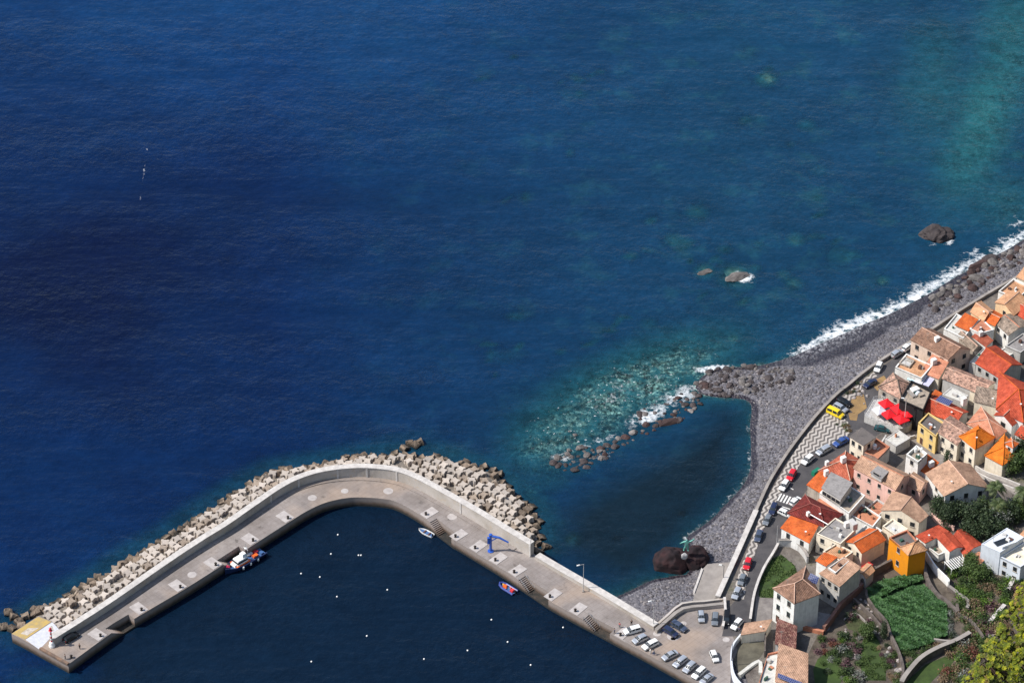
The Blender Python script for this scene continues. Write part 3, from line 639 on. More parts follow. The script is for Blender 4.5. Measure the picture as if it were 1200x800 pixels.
def wetband(m):
    n=NT.__new__(NT); n.m=m; n.t=m.node_tree; n.N=n.t.nodes; n.b=n.N['Principled BSDF']; old=n.b.inputs['Base Color'].links[0].from_socket
    sz=n.n('ShaderNodeSeparateXYZ'); ps=n.pos(); n.l(ps,sz.inputs[0]); f=n.ramp(n.math('ADD',sz.outputs[2],n.math('MULTIPLY_ADD',n.noise(ps,.9,3),.8,-.4)),[(0.45,1.0),(0.99,0.0)])
    n.l(n.mix(f,old,(0.035,0.03,0.024)),n.b.inputs['Base Color'])
for m_ in (BLK,BLO,BLM): wetband(m_)
gb=[blockmesh('armour_block',BLK,True,1),blockmesh('armour_block',BLM,True,2)]; ob=[blockmesh('armour_block',BLO,False,i) for i in (3,4,5)]
OUTP=[(34,712),(70,694),(108,675),(150,647),(198,621),(222,603),(260,579),(290,561),(317,547),(357,541),(407,532),(440,527),(480,528),(517,530),(555,541),(586,548),(602,566),(627,588),(638,612),(642,632),(634,645)]
OUT=W2(OUTP,0.3); OUTL=smooth_pl(OUT,3)
innr=[tuple(Vector(p)) for p in outer[3:iw+1]]
zone=OUTL+innr[::-1]
pts=[]; rr=random.Random(5)
inn=np.array(innr); 
# rows that follow the wall
cand=[]
for row in range(14):
    off=1.35+row*2.3; ln=[]
    for i in range(3,iw+1):
        p=WLv[i]; d=(WLv[i+1]-WLv[i-1]).normalized(); ln.append(p+Vector((-d.y,d.x))*(wth+off))
    s=rr.random()*2; acc=0
    for a,bb in zip(ln,ln[1:]):
        L=(bb-a).length
        while s<L: cand.append((a+(bb-a)*(s/L),row,math.atan2((bb-a).y,(bb-a).x))); s+=2.5
        s-=L
def free(p,r): return all((p-q[0]).length>r for q in pts)
for p,row,ang in cand:
    q=p+Vector((rr.uniform(-.3,.3),rr.uniform(-.3,.3)))
    if inside(np.array([q.x]),np.array([q.y]),zone)[0] and free(q,2.0) and float(seg_dist(np.array([q.x]),np.array([q.y]),OUTL)[0])>1.1: pts.append((q,ang))
oarr=OUTL
bm=bmesh.new(); bm.faces.new([bm.verts.new((x,y,0)) for x,y in zone]); bmesh.ops.triangulate(bm,faces=bm.faces[:])
for _ in range(4):
    e=[x for x in bm.edges if x.calc_length()>3]
    if e: bmesh.ops.subdivide_edges(bm,edges=e,cuts=1); bmesh.ops.triangulate(bm,faces=bm.faces[:])
_vx=np.array([v.co.x for v in bm.verts]); _vy=np.array([v.co.y for v in bm.verts]); _vd=seg_dist(_vx,_vy,OUTL)
for v,d_ in zip(bm.verts,_vd): v.co.z=-.7+2.4*min(1,d_/7.5)+.3*noise.noise(v.co*.6)
bmesh.ops.recalc_face_normals(bm,faces=bm.faces)
_m2=bpy.data.meshes.new('rubble_bank'); bm.to_mesh(_m2); bm.free(); _m2.materials.append(mat('rubble_core',(0.24,0.21,0.18),(0.11,0.095,0.08),1.2,.95,1.0,2,coords='pos')); tag(link('rubble_bank',_m2),kind='structure')
# the 283 blocks that stand highest are objects of their own, the low rest is one heap
_d=seg_dist(np.array([q.x for q,a in pts]),np.array([q.y for q,a in pts]),OUTL); _o=sorted(range(len(pts)),key=lambda i:-_d[i]); low=[pts[i] for i in _o[281:]]; pts=[pts[i] for i in _o[:281]]
V=[];Fc=[]
for k,(q,ang) in enumerate(low):
    sm=ob[k%3]; M_=Matrix.Translation((q.x,q.y,-.2))@Matrix.Rotation(k*1.3,4,'Z')@Matrix.Rotation(.4,4,'X')@Matrix.Scale(.85,4); b0=len(V)
    V+=[tuple(M_@v.co) for v in sm.vertices]; Fc+=[tuple(b0+i for i in p_.vertices) for p_ in sm.polygons]
if V: tag(link('armour_heap',me('armour_heap',V,Fc,[BLO])),'low heap of worn brown concrete blocks at the outer waterline of the mole','concrete blocks',kind='stuff')
for k,(q,ang) in enumerate(pts):
    do=float(seg_dist(np.array([q.x]),np.array([q.y]),oarr)[0]); di=float(seg_dist(np.array([q.x]),np.array([q.y]),innr)[0])
    z=-0.5+2.6*min(1,do/7.5)+rr.uniform(-.3,.3)
    worn=do<4.0 or (do<5.5 and rr.random()<0.35)
    tilt=0.5 if worn else 0.16
    msh=(ob[rr.randrange(3)] if (worn and rr.random()<0.6) else gb[1] if (worn or rr.random()<.12) else gb[0])
    yaw=(ang+rr.choice([0,0,0,math.pi/4])+rr.uniform(-.2,.2)) if not worn else rr.uniform(0,3.1)
    o=link('armour_block',msh,None,(q.x,q.y,z),(rr.uniform(-tilt,tilt),rr.uniform(-tilt,tilt),yaw),rr.uniform(0.75,.98) if worn else 0.9)
    u_=proj(q.x,q.y,z)[0]; zone_='heaped beside the head of the mole wall bend, right of the bend' if u_>440 else 'piled along the outside of the long left arm'
    if worn: tag(o,'brown worn armour block at the waterline, '+('right of the mole bend' if u_>440 else 'along the left arm of the mole'),'concrete block','worn armour blocks at the waterline, '+('right' if u_>440 else 'left'))
    else: tag(o,'pale notched concrete armour block '+('in the heap right of the mole bend' if u_>440 else 'outside the left arm of the mole'),'concrete block','pale notched armour blocks, '+('right heap' if u_>440 else 'left arm'))
for k,(u,v) in enumerate(((9,717),(16,722),(4,734),(22,728),(30,722),(14,736),(33,733),(25,733),(46,714),(40,720),(53,716),(480,519),(486,521),(492,518),(474,525),(640,640),(631,646))):
    p=P(u,v,0.4); tag(link('armour_block',ob[k%3],None,(p.x,p.y,0.1),(rr.uniform(-.6,.6),rr.uniform(-.6,.6),rr.uniform(0,3)),0.85),'stray brown block standing awash just off the armour rows','concrete block','stray blocks awash')
# ---------------------------------------------------------------- rocks
def rockmesh(name,m,seed,sub=3,flat=0.75,rough=0.45):
    b=bmesh.new(); bmesh.ops.create_icosphere(b,subdivisions=sub,radius=1); o=Vector((seed*7.3,seed*3.1,seed))
    for v in b.verts:
        n1=noise.noise(v.co*0.9+o); n2=noise.noise(v.co*2.4+o); n3=noise.noise(v.co*5+o)
        v.co*=1+rough*n1+rough*0.5*n2+rough*0.18*n3; 
        v.co.z*=flat
        # facet: clip against a few random planes
    r=random.Random(seed)
    for _ in range(5):
        d=Vector((r.uniform(-1,1),r.uniform(-1,1),r.uniform(-.2,1))).normalized(); k=r.uniform(.62,.85)
        for v in b.verts:
            e=v.co.dot(d)-k
            if e>0: v.co-=d*e*0.85
    me_=bpy.data.meshes.new(name); b.to_mesh(me_); b.free(); me_.materials.append(m); return me_
RKD=mat('dark_basalt',(0.075,0.06,0.058),(0.03,0.025,0.027),1.2,0.8,0.7,4,rand=0.5)
RKG=mat('grey_rock',(0.19,0.175,0.165),(0.08,0.07,0.068),1.1,0.9,0.7,4,rand=0.6)
RKB=mat('brown_rock',(0.075,0.045,0.04),(0.035,0.022,0.022),1.1,0.9,0.7,4,rand=0.5)
RKM=mat('maroon_rock',(0.034,0.015,0.016),(0.013,0.008,0.010),1.6,0.9,0.8,3,lo=0.4,hi=0.6)
rg=[rockmesh('boulder',RKG,i,2) for i in range(4)]; rd=[rockmesh('boulder',RKD,i+10,2) for i in range(3)]; rb=[rockmesh('boulder',RKB,i+20,2) for i in range(2)]
def put_rocks(px,n_,smin,smax,mix,label,group,zf,name='boulder',sep=0.8,cat='boulder'):
    poly=W2(px,0); xs_=[p[0] for p in poly]; ys_=[p[1] for p in poly]; got=[]; tries=0
    while len(got)<n_ and tries<n_*40:
        tries+=1; x,y=rr.uniform(min(xs_),max(xs_)),rr.uniform(min(ys_),max(ys_))
        if not inside(np.array([x]),np.array([y]),poly)[0]: continue
        s=smin+(smax-smin)*rr.random()**1.8
        if any(math.hypot(x-a,y-b_)<sep*(s+c_) for a,b_,c_ in got): continue
        got.append((x,y,s))
        msh=rr.choice({'g':rg,'d':rd,'b':rb}[rr.choice(mix)])
        tag(link(name,msh,None,(x,y,zf(x,y)+0.15*s),(rr.uniform(-.4,.4),rr.uniform(-.4,.4),rr.uniform(0,6.3)),(s*rr.uniform(.9,1.3),s,s*rr.uniform(.6,.9))),label,cat,group)
def bz(x,y): return max(-0.1,float(bedz(np.array([x]),np.array([y]))[0]))
put_rocks([(826,436),(852,429),(885,427),(915,432),(932,442),(925,455),(900,462),(868,466),(838,466),(818,456)],98,0.4,1.4,'gdgdd','grey boulder in the rocky spit that leaves the pebble beach','boulders of the rocky spit',bz,sep=.62)
put_rocks([(740,487),(790,462),(826,440),(832,460),(806,492),(770,500)],34,0.5,1.2,'ddbg','dark wet boulder awash in foam at the tip of the rocky spit','wet boulders awash at the spit tip',lambda x,y:-.2,sep=.75)
put_rocks([(690,533),(740,505),(800,476),(812,468),(815,486),(770,503),(735,520),(700,541)],36,0.45,1.4,'ddgdb','dark rock awash between the islet and the rocky spit','dark rocks awash between islet and spit',lambda x,y:-.25,sep=.8)
put_rocks([(655,500),(735,455),(800,440),(790,470),(720,500),(670,525)],28,0.4,1.1,'dgd','dark rock just breaking the surface over the pale shallows','dark rocks in the pale shallows',lambda x,y:-.45,sep=1.3)
put_rocks([(644,540),(670,524),(712,521),(712,540),(690,549),(660,552)],34,0.5,1.3,'ddgg','boulder in the small stony islet off the head of the mole','boulders of the stony islet',lambda x,y:-.2,sep=.68)
put_rocks([(1200,284),(1165,302),(1135,322),(1100,344),(1085,360),(1095,372),(1135,348),(1170,325),(1210,305)],68,0.7,1.8,'ggdgb','boulder in the band of shoreline boulders at the upper right beach','shoreline boulders, upper right',bz,sep=.75)
for (u,v,a,b_,c_,m,sd2,lab) in ((1095,275,4.6,3.8,3.6,RKD,31,'large dark rock standing in the sea with foam on its right side'),(1150,309,4.6,1.6,1.3,RKB,32,'long reddish brown rock lying along the stony shore'),(828,452,2.2,1.8,1.5,RKB,33,'rusty brown boulder at the seaward end of the spit'),(785,494,3.6,1.2,.8,RKB,34,'flat reddish reef rock awash below the spit'),(1163,303,2.3,2,1.8,RKD,35,'dark angular rock beside the long brown rock'),(864,323,3.8,2.0,1.0,RKG,37,'low pale rock awash with foam offshore to the right'),(826,318,2.4,1.2,.45,RKG,38,'dim rock just awash left of the foaming offshore rock')):
    p=P(u,v,0.3); tag(link('rock',rockmesh('rock',m,sd2,4),None,(p.x,p.y,0.1 if c_<2 else .6),(0,0,0.5 if a>b_*1.3 else 0),(a,b_,c_)),lab,'rock')
p=P(789,659,0); BR=link('rock',rockmesh('rock',RKM,41,5,0.9,0.28),None,(p.x,p.y,0.4),(0,0,0.2),(5.0,5.0,4.9)); tag(BR,'huge rounded maroon rock at the foot of the pebble beach carrying a statue','rock')
p=P(812,658,0); tag(link('rock',rockmesh('rock',RKM,43,5,0.9,0.28),None,(p.x,p.y,0.4),(0,0,1.2),(4.0,4.4,4.6)),'dark shaded rock joined to the right of the huge maroon rock','rock')
SBM=mat('submerged_stone',(0.42,0.42,0.33),(0.16,0.17,0.13),1.0,.9,.6,3); sbr=[rockmesh('boulder',SBM,i+80,3) for i in range(3)]
for k,(u,v,q,a) in enumerate(SUBR):
    p=P(u,v,-1.6); s=q/4.4
    o=link('rock',rb[k%2] if k in (9,10,11) else sbr[k%3],None,(p.x,p.y,-1.15),(0,0,k*.3),(s*1.15,s*0.85,1.1)); tag(o,'submerged rock showing dimly through the blue water','rock','submerged rocks offshore')
# loose beach stones, thousands: one stuff object
def stones(name,n_,px,smin,smax,mats,zf,seed,clampz=None):
    r=np.random.RandomState(seed); poly=W2(px,1.0); P_=np.array(poly); lo=P_.min(0); hi=P_.max(0); V=[];Fs=[];FM=[]
    base=bmesh.new(); bmesh.ops.create_icosphere(base,subdivisions=1,radius=1); bv=np.array([v.co[:] for v in base.verts]); bf=np.array([[v.index for v in f.verts] for f in base.faces]); base.free()
    k=0
    while k<n_:
        pts_=lo+r.rand(4000,2)*(hi-lo); ok=inside(pts_[:,0],pts_[:,1],poly); pts_=pts_[ok][:n_-k]
        if len(pts_)==0: break
        zz_=zf(pts_[:,0],pts_[:,1]); nv=len(bv)
        for i,(x,y) in enumerate(pts_):
            if zz_[i]<-0.2: continue
            s=smin+(smax-smin)*r.rand()**3; q=bv*(s*(1+.5*r.rand()),s,s*.7)*(1+r.uniform(-.18,.18,(nv,1))); an=r.rand()*6.28; c_,s_=math.cos(an),math.sin(an)
            q=np.stack([q[:,0]*c_-q[:,1]*s_+x,q[:,0]*s_+q[:,1]*c_+y,q[:,2]+zz_[i]+0.1*s],1)
            Fs.append(bf+len(V)*nv); V.append(q); FM+= [int(r.rand()*len(mats))]*len(bf)
        k+=len(pts_)
    V=np.concatenate(V); Fs=np.concatenate(Fs); return tag(link(name,me(name,V.tolist(),Fs.tolist(),mats,FM)),'loose grey stones scattered over the pebble beach','stones',kind='stuff')
stM=[mat('stone_a',(0.10,0.094,0.10),(0.078,0.07,0.078),1,.9),mat('stone_b',(0.145,0.137,0.14),(0.11,0.102,0.106),1,.9),mat('stone_c',(0.095,0.088,0.095),(0.07,0.065,0.07),1,.9),mat('stone_d',(0.22,0.205,0.205),(0.2,0.18,0.18),1,.9)]
BP=[(p_[0],p_[1]) for p_ in KP[:-1]]+[(765,735),(800,708),(815,700),(828,662),(858,652)]+[(a,b_) for a,b_ in SPX[::-1][2:]]
def dryz(X,Y):
    d=seg_dist(X,Y,KL); U,V=px_of(X,Y); wd=1.6+7.5*np.exp(-((U-985)/60)**2)+3.5*np.exp(-((U-1080)/70)**2)
    return np.where(d<wd*1.05+.5,-1,bedz(X,Y))
stones('beach_stones',6500,BP,0.13,0.46,stM,dryz,3)
# ---------------------------------------------------------------- houses
ORG=tile('orange_tiles',(0.66,0.15,0.035),(0.52,0.10,0.025),0.3)
BOR=tile('bright_orange_tiles',(0.72,0.20,0.022),(0.60,0.14,0.016),0.15)
TER=tile('terracotta_tiles',(0.46,0.125,0.07),(0.34,0.085,0.05),0.5)
RED=tile('red_tiles',(0.50,0.085,0.04),(0.38,0.06,0.03),0.4)
DRD=tile('dark_red_tiles',(0.20,0.030,0.024),(0.12,0.022,0.02),0.4)
TAN=tile('tan_tiles',(0.50,0.31,0.21),(0.39,0.235,0.16),0.4)
BRN=tile('brown_tiles',(0.30,0.17,0.115),(0.19,0.11,0.08),0.55)
OLD=tile('old_tiles',(0.52,0.31,0.23),(0.28,0.18,0.14),0.85,(0.08,0.055,0.045))
OLG=tile('weathered_tiles',(0.34,0.26,0.20),(0.19,0.15,0.12),0.6,(0.06,0.05,0.04))
PCH=tile('peach_tiles',(0.66,0.36,0.20),(0.52,0.27,0.15),0.3)
SAL=tile('salmon_tiles',(0.62,0.27,0.17),(0.5,0.2,0.12),0.35)
DMT=tile('maroon_tiles',(0.16,0.06,0.05),(0.09,0.04,0.035),0.9,(0.3,0.17,0.13))
GRT=plaster('grey_deck',(0.27,0.255,0.25),0.5); BGT=plaster('beige_deck',(0.36,0.30,0.24),0.5); PGT=plaster('pale_deck',(0.55,0.54,0.5),0.4)
DKT=plaster('dark_deck',(0.13,0.115,0.11),0.4); TCT=plaster('terracotta_deck',(0.48,0.21,0.12),0.4)
CRM=plaster('cream_render',(0.76,0.68,0.55),0.3); BEI=plaster('beige_render',(0.66,0.51,0.41),0.35); PNK=plaster('pink_render',(0.78,0.50,0.43),0.25)
GRY=plaster('grey_render',(0.50,0.485,0.465),0.4); YEL=plaster('yellow_render',(0.70,0.50,0.20),0.25); ORW=plaster('orange_render',(0.66,0.24,0.01),0.15)
STN=plaster('stone_render',(0.40,0.34,0.285),0.6); PCW=plaster('peach_render',(0.72,0.52,0.32),0.3); BLW=plaster('bluewhite_render',(0.62,0.66,0.72),0.2); BLK_=mat('black_netting',(0.022,0.022,0.024),(0.012,0.012,0.014),1.0,0.9,0.6,6)
FRM=paint('window_frame',(0.34,0.31,0.27),0.5); GRN=paint('green_shutter',(0.03,0.09,0.06),0.5); BRW=paint('brown_wood',(0.10,0.045,0.03),0.6)
RIDGE=mat('ridge_mortar',(0.62,0.42,0.32),(0.45,0.27,0.2),1.5,0.9)
PVM=NT('solar_cells'); _b=PVM.n('ShaderNodeTexBrick'); _b.inputs['Scale'].default_value=1.0; _b.offset=0; _b.inputs['Brick Width'].default_value=0.5; _b.inputs['Row Height'].default_value=0.5; _b.inputs['Color1'].default_value=(.02,.03,.11,1); _b.inputs['Color2'].default_value=(.03,.04,.14,1); _b.inputs['Mortar'].default_value=(.2,.22,.3,1); _b.inputs['Mortar Size'].default_value=.03; PVM.l(PVM.uv(),_b.inputs[0]); PVM.l(_b.outputs[0],PVM.b.inputs['Base Color']); PVM.val(PVM.b,Roughness=0.25); PVM=PVM.m
def uvmesh(name,faces,mats,mi=None,thick=0.0):
    """faces: list of point lists; uv in metres along and up the slope of each face"""
    V=[];Fc=[];U=[];FM=[]
    for k,f in enumerate(faces):
        f=[Vector(p) for p in f]; nrm=Vector((0,0,0))
        for a,b in zip(f,f[1:]+f[:1]): nrm+=Vector(((a.y-b.y)*(a.z+b.z),(a.z-b.z)*(a.x+b.x),(a.x-b.x)*(a.y+b.y)))
        if nrm.z<0: f=f[::-1]; nrm=-nrm
        nrm.normalize(); h=Vector((-nrm.y,nrm.x,0)); h=h.normalized() if h.length>1e-3 else (f[1]-f[0]).normalized(); up=nrm.cross(h)
        b0=len(V); V+=[tuple(p) for p in f]; U.append([(p.dot(h),p.dot(up)) for p in f]); Fc.append(list(range(b0,b0+len(f)))); FM.append(mi[k] if mi else 0)
        if thick:
            b1=len(V); q=[p-Vector((0,0,thick)) for p in f]; V+=[tuple(p) for p in q]; n_=len(f)
            Fc.append([b1+n_-1-i for i in range(n_)]); U.append([(0,0)]*n_); FM.append(FM[-1])
            for i in range(n_): Fc.append([b0+i,b1+i,b1+(i+1)%n_,b0+(i+1)%n_]); U.append([(0,0)]*4); FM.append(FM[-1])
    m=me(name,V,Fc,mats,FM); ul=m.uv_layers.new()
    for p,us in zip(m.polygons,U):
        for li,u in zip(p.loop_indices,us): ul.data[li].uv=u
    return m
def window(t,o,d,nn,zc,w_,h_,fm=None,shut=False,door=False):
    """o: point on the wall plane, d along, nn outward"""
    rz=math.atan2(d.y,d.x); b=MB(); c=Vector((o.x,o.y,zc))+nn*0.02
    for k in (-1,1): b.box(c+d*k*(w_/2+.035),(.07,.08,h_+.14),rz); b.box(c+Vector((0,0,k*(h_/2+.035))),(w_-.002,.08,.07),rz)
    f=b.build('door' if door else 'window',fm or FRM,t)
    MB().box(c-nn*0.0,(w_-.004,.07,h_-.004),rz).build('leaf' if door else 'pane',BRW if door else (GRN if shut else GLASS),f)
    if not door and w_>.8: MB().box(c+nn*.09-Vector((0,0,h_/2+.14)),(w_+.3,.2,.08),rz).build('sill',FRM,f)
def quadpts(A,B,Cc,D,h):
    zb=T
    if D is None: D=(A[0]+Cc[0]-B[0],A[1]+Cc[1]-B[1])
    cx=(A[0]+B[0]+Cc[0]+D[0])/4; cy=(A[1]+B[1]+Cc[1]+D[1])/4
    for _ in range(6):
        p=P(cx,cy,zb+h); zb=g(p.x,p.y)
    return zb,[P(q[0],q[1],zb+h) for q in (A,B,Cc,D)]
def shrink(q,e):
    c=sum(q,Vector((0,0,0)))/4; return [c+(p-c)*(1-e/max(1,(p-c).length)) for p in q]
HR=random.Random(21)
def block(t,q,zb,ze,wall,roof,rm,rise=1.7,win=(0,0),base=None,par=0.45,over=0.35,deck=None,wh=1.3,ww=1.05,door=False,ridge=RIDGE,fm=None,shut=False,chim=0,skipf=(),pm=None):
    """one volume: q eave corners A,B,C,D (local xy); A-B faces the sun, B-C faces away"""
    Z=lambda p,z:Vector((p.x,p.y,z))
    A,B,Cc,D=[Vector((p.x,p.y,0)) for p in q]
    wl=[];zb0=zb-1.2 if base is None else base
    if roof=='flat':
        ze_=ze
        for a,b_ in ((A,B),(B,Cc),(Cc,D),(D,A)): wl.append([Z(a,zb0),Z(b_,zb0),Z(b_,ze_),Z(a,ze_)])
        V=[];Fc=[]
        for f in wl: k=len(V); V+=f; Fc.append([k,k+1,k+2,k+3])
        m=me('wall',V,Fc,[wall]); link('wall',m,t)
        inn=shrink([A,B,Cc,D],0.45); b=MB(); 
        for (a,b_,c_,d_) in ((A,B,inn[1],inn[0]),(B,Cc,inn[2],inn[1]),(Cc,D,inn[3],inn[2]),(D,A,inn[0],inn[3])):
            vs=[b.bm.verts.new(Z(p,z)) for z in (ze_-par,ze_+.003) for p in (a,b_,c_,d_)]
            for f in ((3,2,1,0),(4,5,6,7),(0,1,5,4),(1,2,6,5),(2,3,7,6),(3,0,4,7)): b.bm.faces.new([vs[i] for i in f])
        b.build('parapet',pm or wall,t); link('roof_deck',uvmesh('roof_deck',[[Z(p,ze_-par) for p in inn]],[rm]),t)
        ar=(A-B).length*(B-Cc).length
        for _k in range(min(5,int(ar/14))):
            a_,b_=HR.uniform(.2,.8),HR.uniform(.2,.8); p_=(inn[0]*(1-a_)+inn[1]*a_)*(1-b_)+(inn[3]*(1-a_)+inn[2]*a_)*b_; s_=(HR.uniform(.4,1.5),HR.uniform(.3,.9),HR.uniform(.25,1.0)); ty_=HR.choice((('roof_crate',GRY),('planter',GRN),('roof_crate',WHITE),('air_conditioner',FRM),('roof_bench',BRW),('planter',TCT),('washing',BLW)))
            MB().box((p_.x,p_.y,ze_-par+s_[2]/2+.004),s_,math.atan2((B-A).y,(B-A).x)+HR.choice((0,.2,1.57)),.9).build(ty_[0],ty_[1],t)
    else:
        ab=roof.endswith('P')  # ridge parallel to A-B
        base_r=roof.rstrip('PX')
        e=[Vector(p) for p in shrink([A,B,Cc,D],-over)]
        r=[];wallf=[]
        for a,b_ in ((A,B),(B,Cc),(Cc,D),(D,A)): wallf.append([Z(a,zb0),Z(b_,zb0),Z(b_,ze),Z(a,ze)])
        ez=ze-0.05
        if base_r=='gable':
            if ab: r1,r2=(e[0]+e[3])/2,(e[1]+e[2])/2; faces=[[Z(e[0],ez),Z(e[1],ez),Z(r2,ze+rise),Z(r1,ze+rise)],[Z(e[2],ez),Z(e[3],ez),Z(r1,ze+rise),Z(r2,ze+rise)]]; gs=((A,D),(B,Cc))
            else: r1,r2=(e[0]+e[1])/2,(e[3]+e[2])/2; faces=[[Z(e[1],ez),Z(e[2],ez),Z(r2,ze+rise),Z(r1,ze+rise)],[Z(e[3],ez),Z(e[0],ez),Z(r1,ze+rise),Z(r2,ze+rise)]]; gs=((A,B),(D,Cc))
            for a,b_ in gs: wallf.append([Z(a,ze),Z(b_,ze),Z((a+b_)/2,ze+rise-.16)])
            rl=[[Z(r1,ze+rise+.05),Z(r2,ze+rise+.05)]]
        elif base_r=='hip':
            if ab: m1,m2=(e[0]+e[3])/2,(e[1]+e[2])/2; half=(e[0]-e[3]).length/2
            else: m1,m2=(e[0]+e[1])/2,(e[3]+e[2])/2; half=(e[0]-e[1]).length/2
            dd=(m2-m1); L=dd.length; s=min(half*.95,L/2-.05); r1=m1+dd.normalized()*s; r2=m2-dd.normalized()*s; T1,T2=Z(r1,ze+rise),Z(r2,ze+rise)
            if ab: faces=[[Z(e[0],ez),Z(e[1],ez),T2,T1],[Z(e[2],ez),Z(e[3],ez),T1,T2],[Z(e[3],ez),Z(e[0],ez),T1],[Z(e[1],ez),Z(e[2],ez),T2]]; cr=[(e[0],T1),(e[3],T1),(e[1],T2),(e[2],T2)]
            else: faces=[[Z(e[1],ez),Z(e[2],ez),T2,T1],[Z(e[3],ez),Z(e[0],ez),T1,T2],[Z(e[0],ez),Z(e[1],ez),T1],[Z(e[2],ez),Z(e[3],ez),T2]]; cr=[(e[0],T1),(e[1],T1),(e[2],T2),(e[3],T2)]
            rl=[[T1,T2]]+[[Z(a,ez+.1),b_] for a,b_ in cr]; rl=[[p+Vector((0,0,.05)) for p in x] for x in rl]
        elif base_r=='shed':   # high side along C-D (P) or B-C (X)
            hi=(2,3) if ab else (1,2)
            zz_=[ez+(rise if i in hi else 0) for i in range(4)]
            faces=[[Z(e[i],zz_[i]) for i in range(4)]]; wz=[ze+((rise-.25) if i in hi else -.12) for i in range(4)]; Q=[A,B,Cc,D]
            wallf=[[Z(Q[i],zb0),Z(Q[(i+1)%4],zb0),Z(Q[(i+1)%4],wz[(i+1)%4]),Z(Q[i],wz[i])] for i in range(4)]; rl=[]
        V=[];Fc=[]
        for f in wallf: k=len(V); V+=f; Fc.append(list(range(k,k+len(f))))
        link('wall',me('wall',V,Fc,[wall]),t)
        rf=link('roof',uvmesh('roof',faces,[rm],None,.16),t)
        if rl and ridge:
            b=MB()
            for x in rl: b.tube(x,.13,5)
            b.build('ridge_cap',ridge,rf)
    c=(A+B+Cc+D)/4
    for si,(a,b_,cols) in enumerate(((A,B,win[0]),(B,Cc,win[1]))):
        if not cols: continue
        d=(b_-a); L=d.length; d=d.normalized(); nn=Vector((d.y,-d.x,0)); 
        if nn.dot(c-a)>0: nn=-nn
        fl=max(1,int((ze-zb)/2.9)) 
        for f in range(fl):
            for k in range(cols):
                if (si,f,k) in skipf: continue
                s=L*(k+.5)/cols; zc=ze-1.55-f*((ze-zb)/fl if fl>1 else 3)
                if zc-.7<zb: zc=zb+1.6
                dr=door and f==fl-1 and k==0
                window(t,a+d*s,d,nn,zc-(.35 if dr else 0),ww if not dr else 1.0,wh if not dr else 2.0,fm,shut,dr)
    for k in range(chim):
        pz=ze+rise*.55; pc=c+(A-c)*.35 if k==0 else c+(Cc-c)*.45
        ch=MB().box((pc.x,pc.y,pz+.5),(.9,.7,1.9),math.atan2((B-A).y,(B-A).x)).build('chimney',WHITE,t)
        MB().box((pc.x,pc.y,pz+1.5),(1.1,.9,.12),math.atan2((B-A).y,(B-A).x)).build('chimney_cap',CONC,ch)
def house(name,label,px,h,wall,roof,rm,cat='house',**k):
    q=list(px)+[None]*(4-len(px)); zb,pts=quadpts(*q,h); c=sum(pts,Vector((0,0,0)))/4
    t=thing(name,label,cat,(c.x,c.y,zb)); t['zb']=zb
    loc=[p-Vector((c.x,c.y,zb)) for p in pts]
    block(t,loc,0,h,wall,roof,rm,**k)
    q2=HR.random(); pc=loc[0]*.55+loc[2]*.1; zt=h+(.2 if roof=='flat' else k.get('rise',1.7)*.45)
    if q2<.75 and len(label)%3:
        b=MB(); b.tube([(pc.x,pc.y,zt-.6),(pc.x,pc.y,zt+2.2)],.04,5); b.tube([(pc.x-.6,pc.y,zt+2.0),(pc.x+.6,pc.y,zt+2.1)],.03,4); b.tube([(pc.x-.4,pc.y+.1,zt+1.7),(pc.x+.4,pc.y-.1,zt+1.7)],.03,4); b.build('antenna',FRM,t)
    if q2>.72:
        pd=loc[1]*.6+loc[3]*.05; MB().lathe([(.04,-.08),(.18,-.02),(.30,.09),(.29,.1),(.17,.02),(.03,-.03)],(pd.x,pd.y,zt+.9),10).build('satellite_dish',WHITE,t); MB().tube([(pd.x,pd.y,zt-.6),(pd.x,pd.y,zt+.85)],.04,5).build('dish_mast',FRM,t)
    return t,(c,zb)
def add(t,org,px,z0,z1,wall,roof,rm,**k):
    """further volume of the same house standing from z0 to z1 above its ground"""
    c,zb=org; q=list(px)+[None]*(4-len(px)); A,B,Cc,D=q
    if D is None: D=(A[0]+Cc[0]-B[0],A[1]+Cc[1]-B[1])
    pts=[P(p[0],p[1],zb+z1)-Vector((c.x,c.y,zb)) for p in (A,B,Cc,D)]
    block(t,pts,z0,z1,wall,roof,rm,base=z0 if z0>0 else -1.2,**k)
def solar(t,org,px,z1,z2):
    """tilted panel given by its four corners, first two low, last two high"""
    c,zb=org; pts=[P(p[0],p[1],zb+(z1 if i<2 else z2))-Vector((c.x,c.y,zb)) for i,p in enumerate(px)]
    link('solar_panel',uvmesh('solar_panel',[pts],[PVM],None,.06),t)
def tank(t,org,u,v,z,r=.5,m=None):
    c,zb=org; p=P(u,v,zb+z)-Vector((c.x,c.y,zb)); MB().lathe([(r,0),(r,1.1),(r*.5,1.35),(.1,1.4)],p,12).build('water_tank',m or WPT,t)
def cbox(t,org,u,v,z,s,m,name='roof_box',rz=.5):
    c,zb=org; p=P(u,v,zb+z)-Vector((c.x,c.y,zb)); MB().box(p+Vector((0,0,s[2]/2)),s,rz).build(name,m,t)

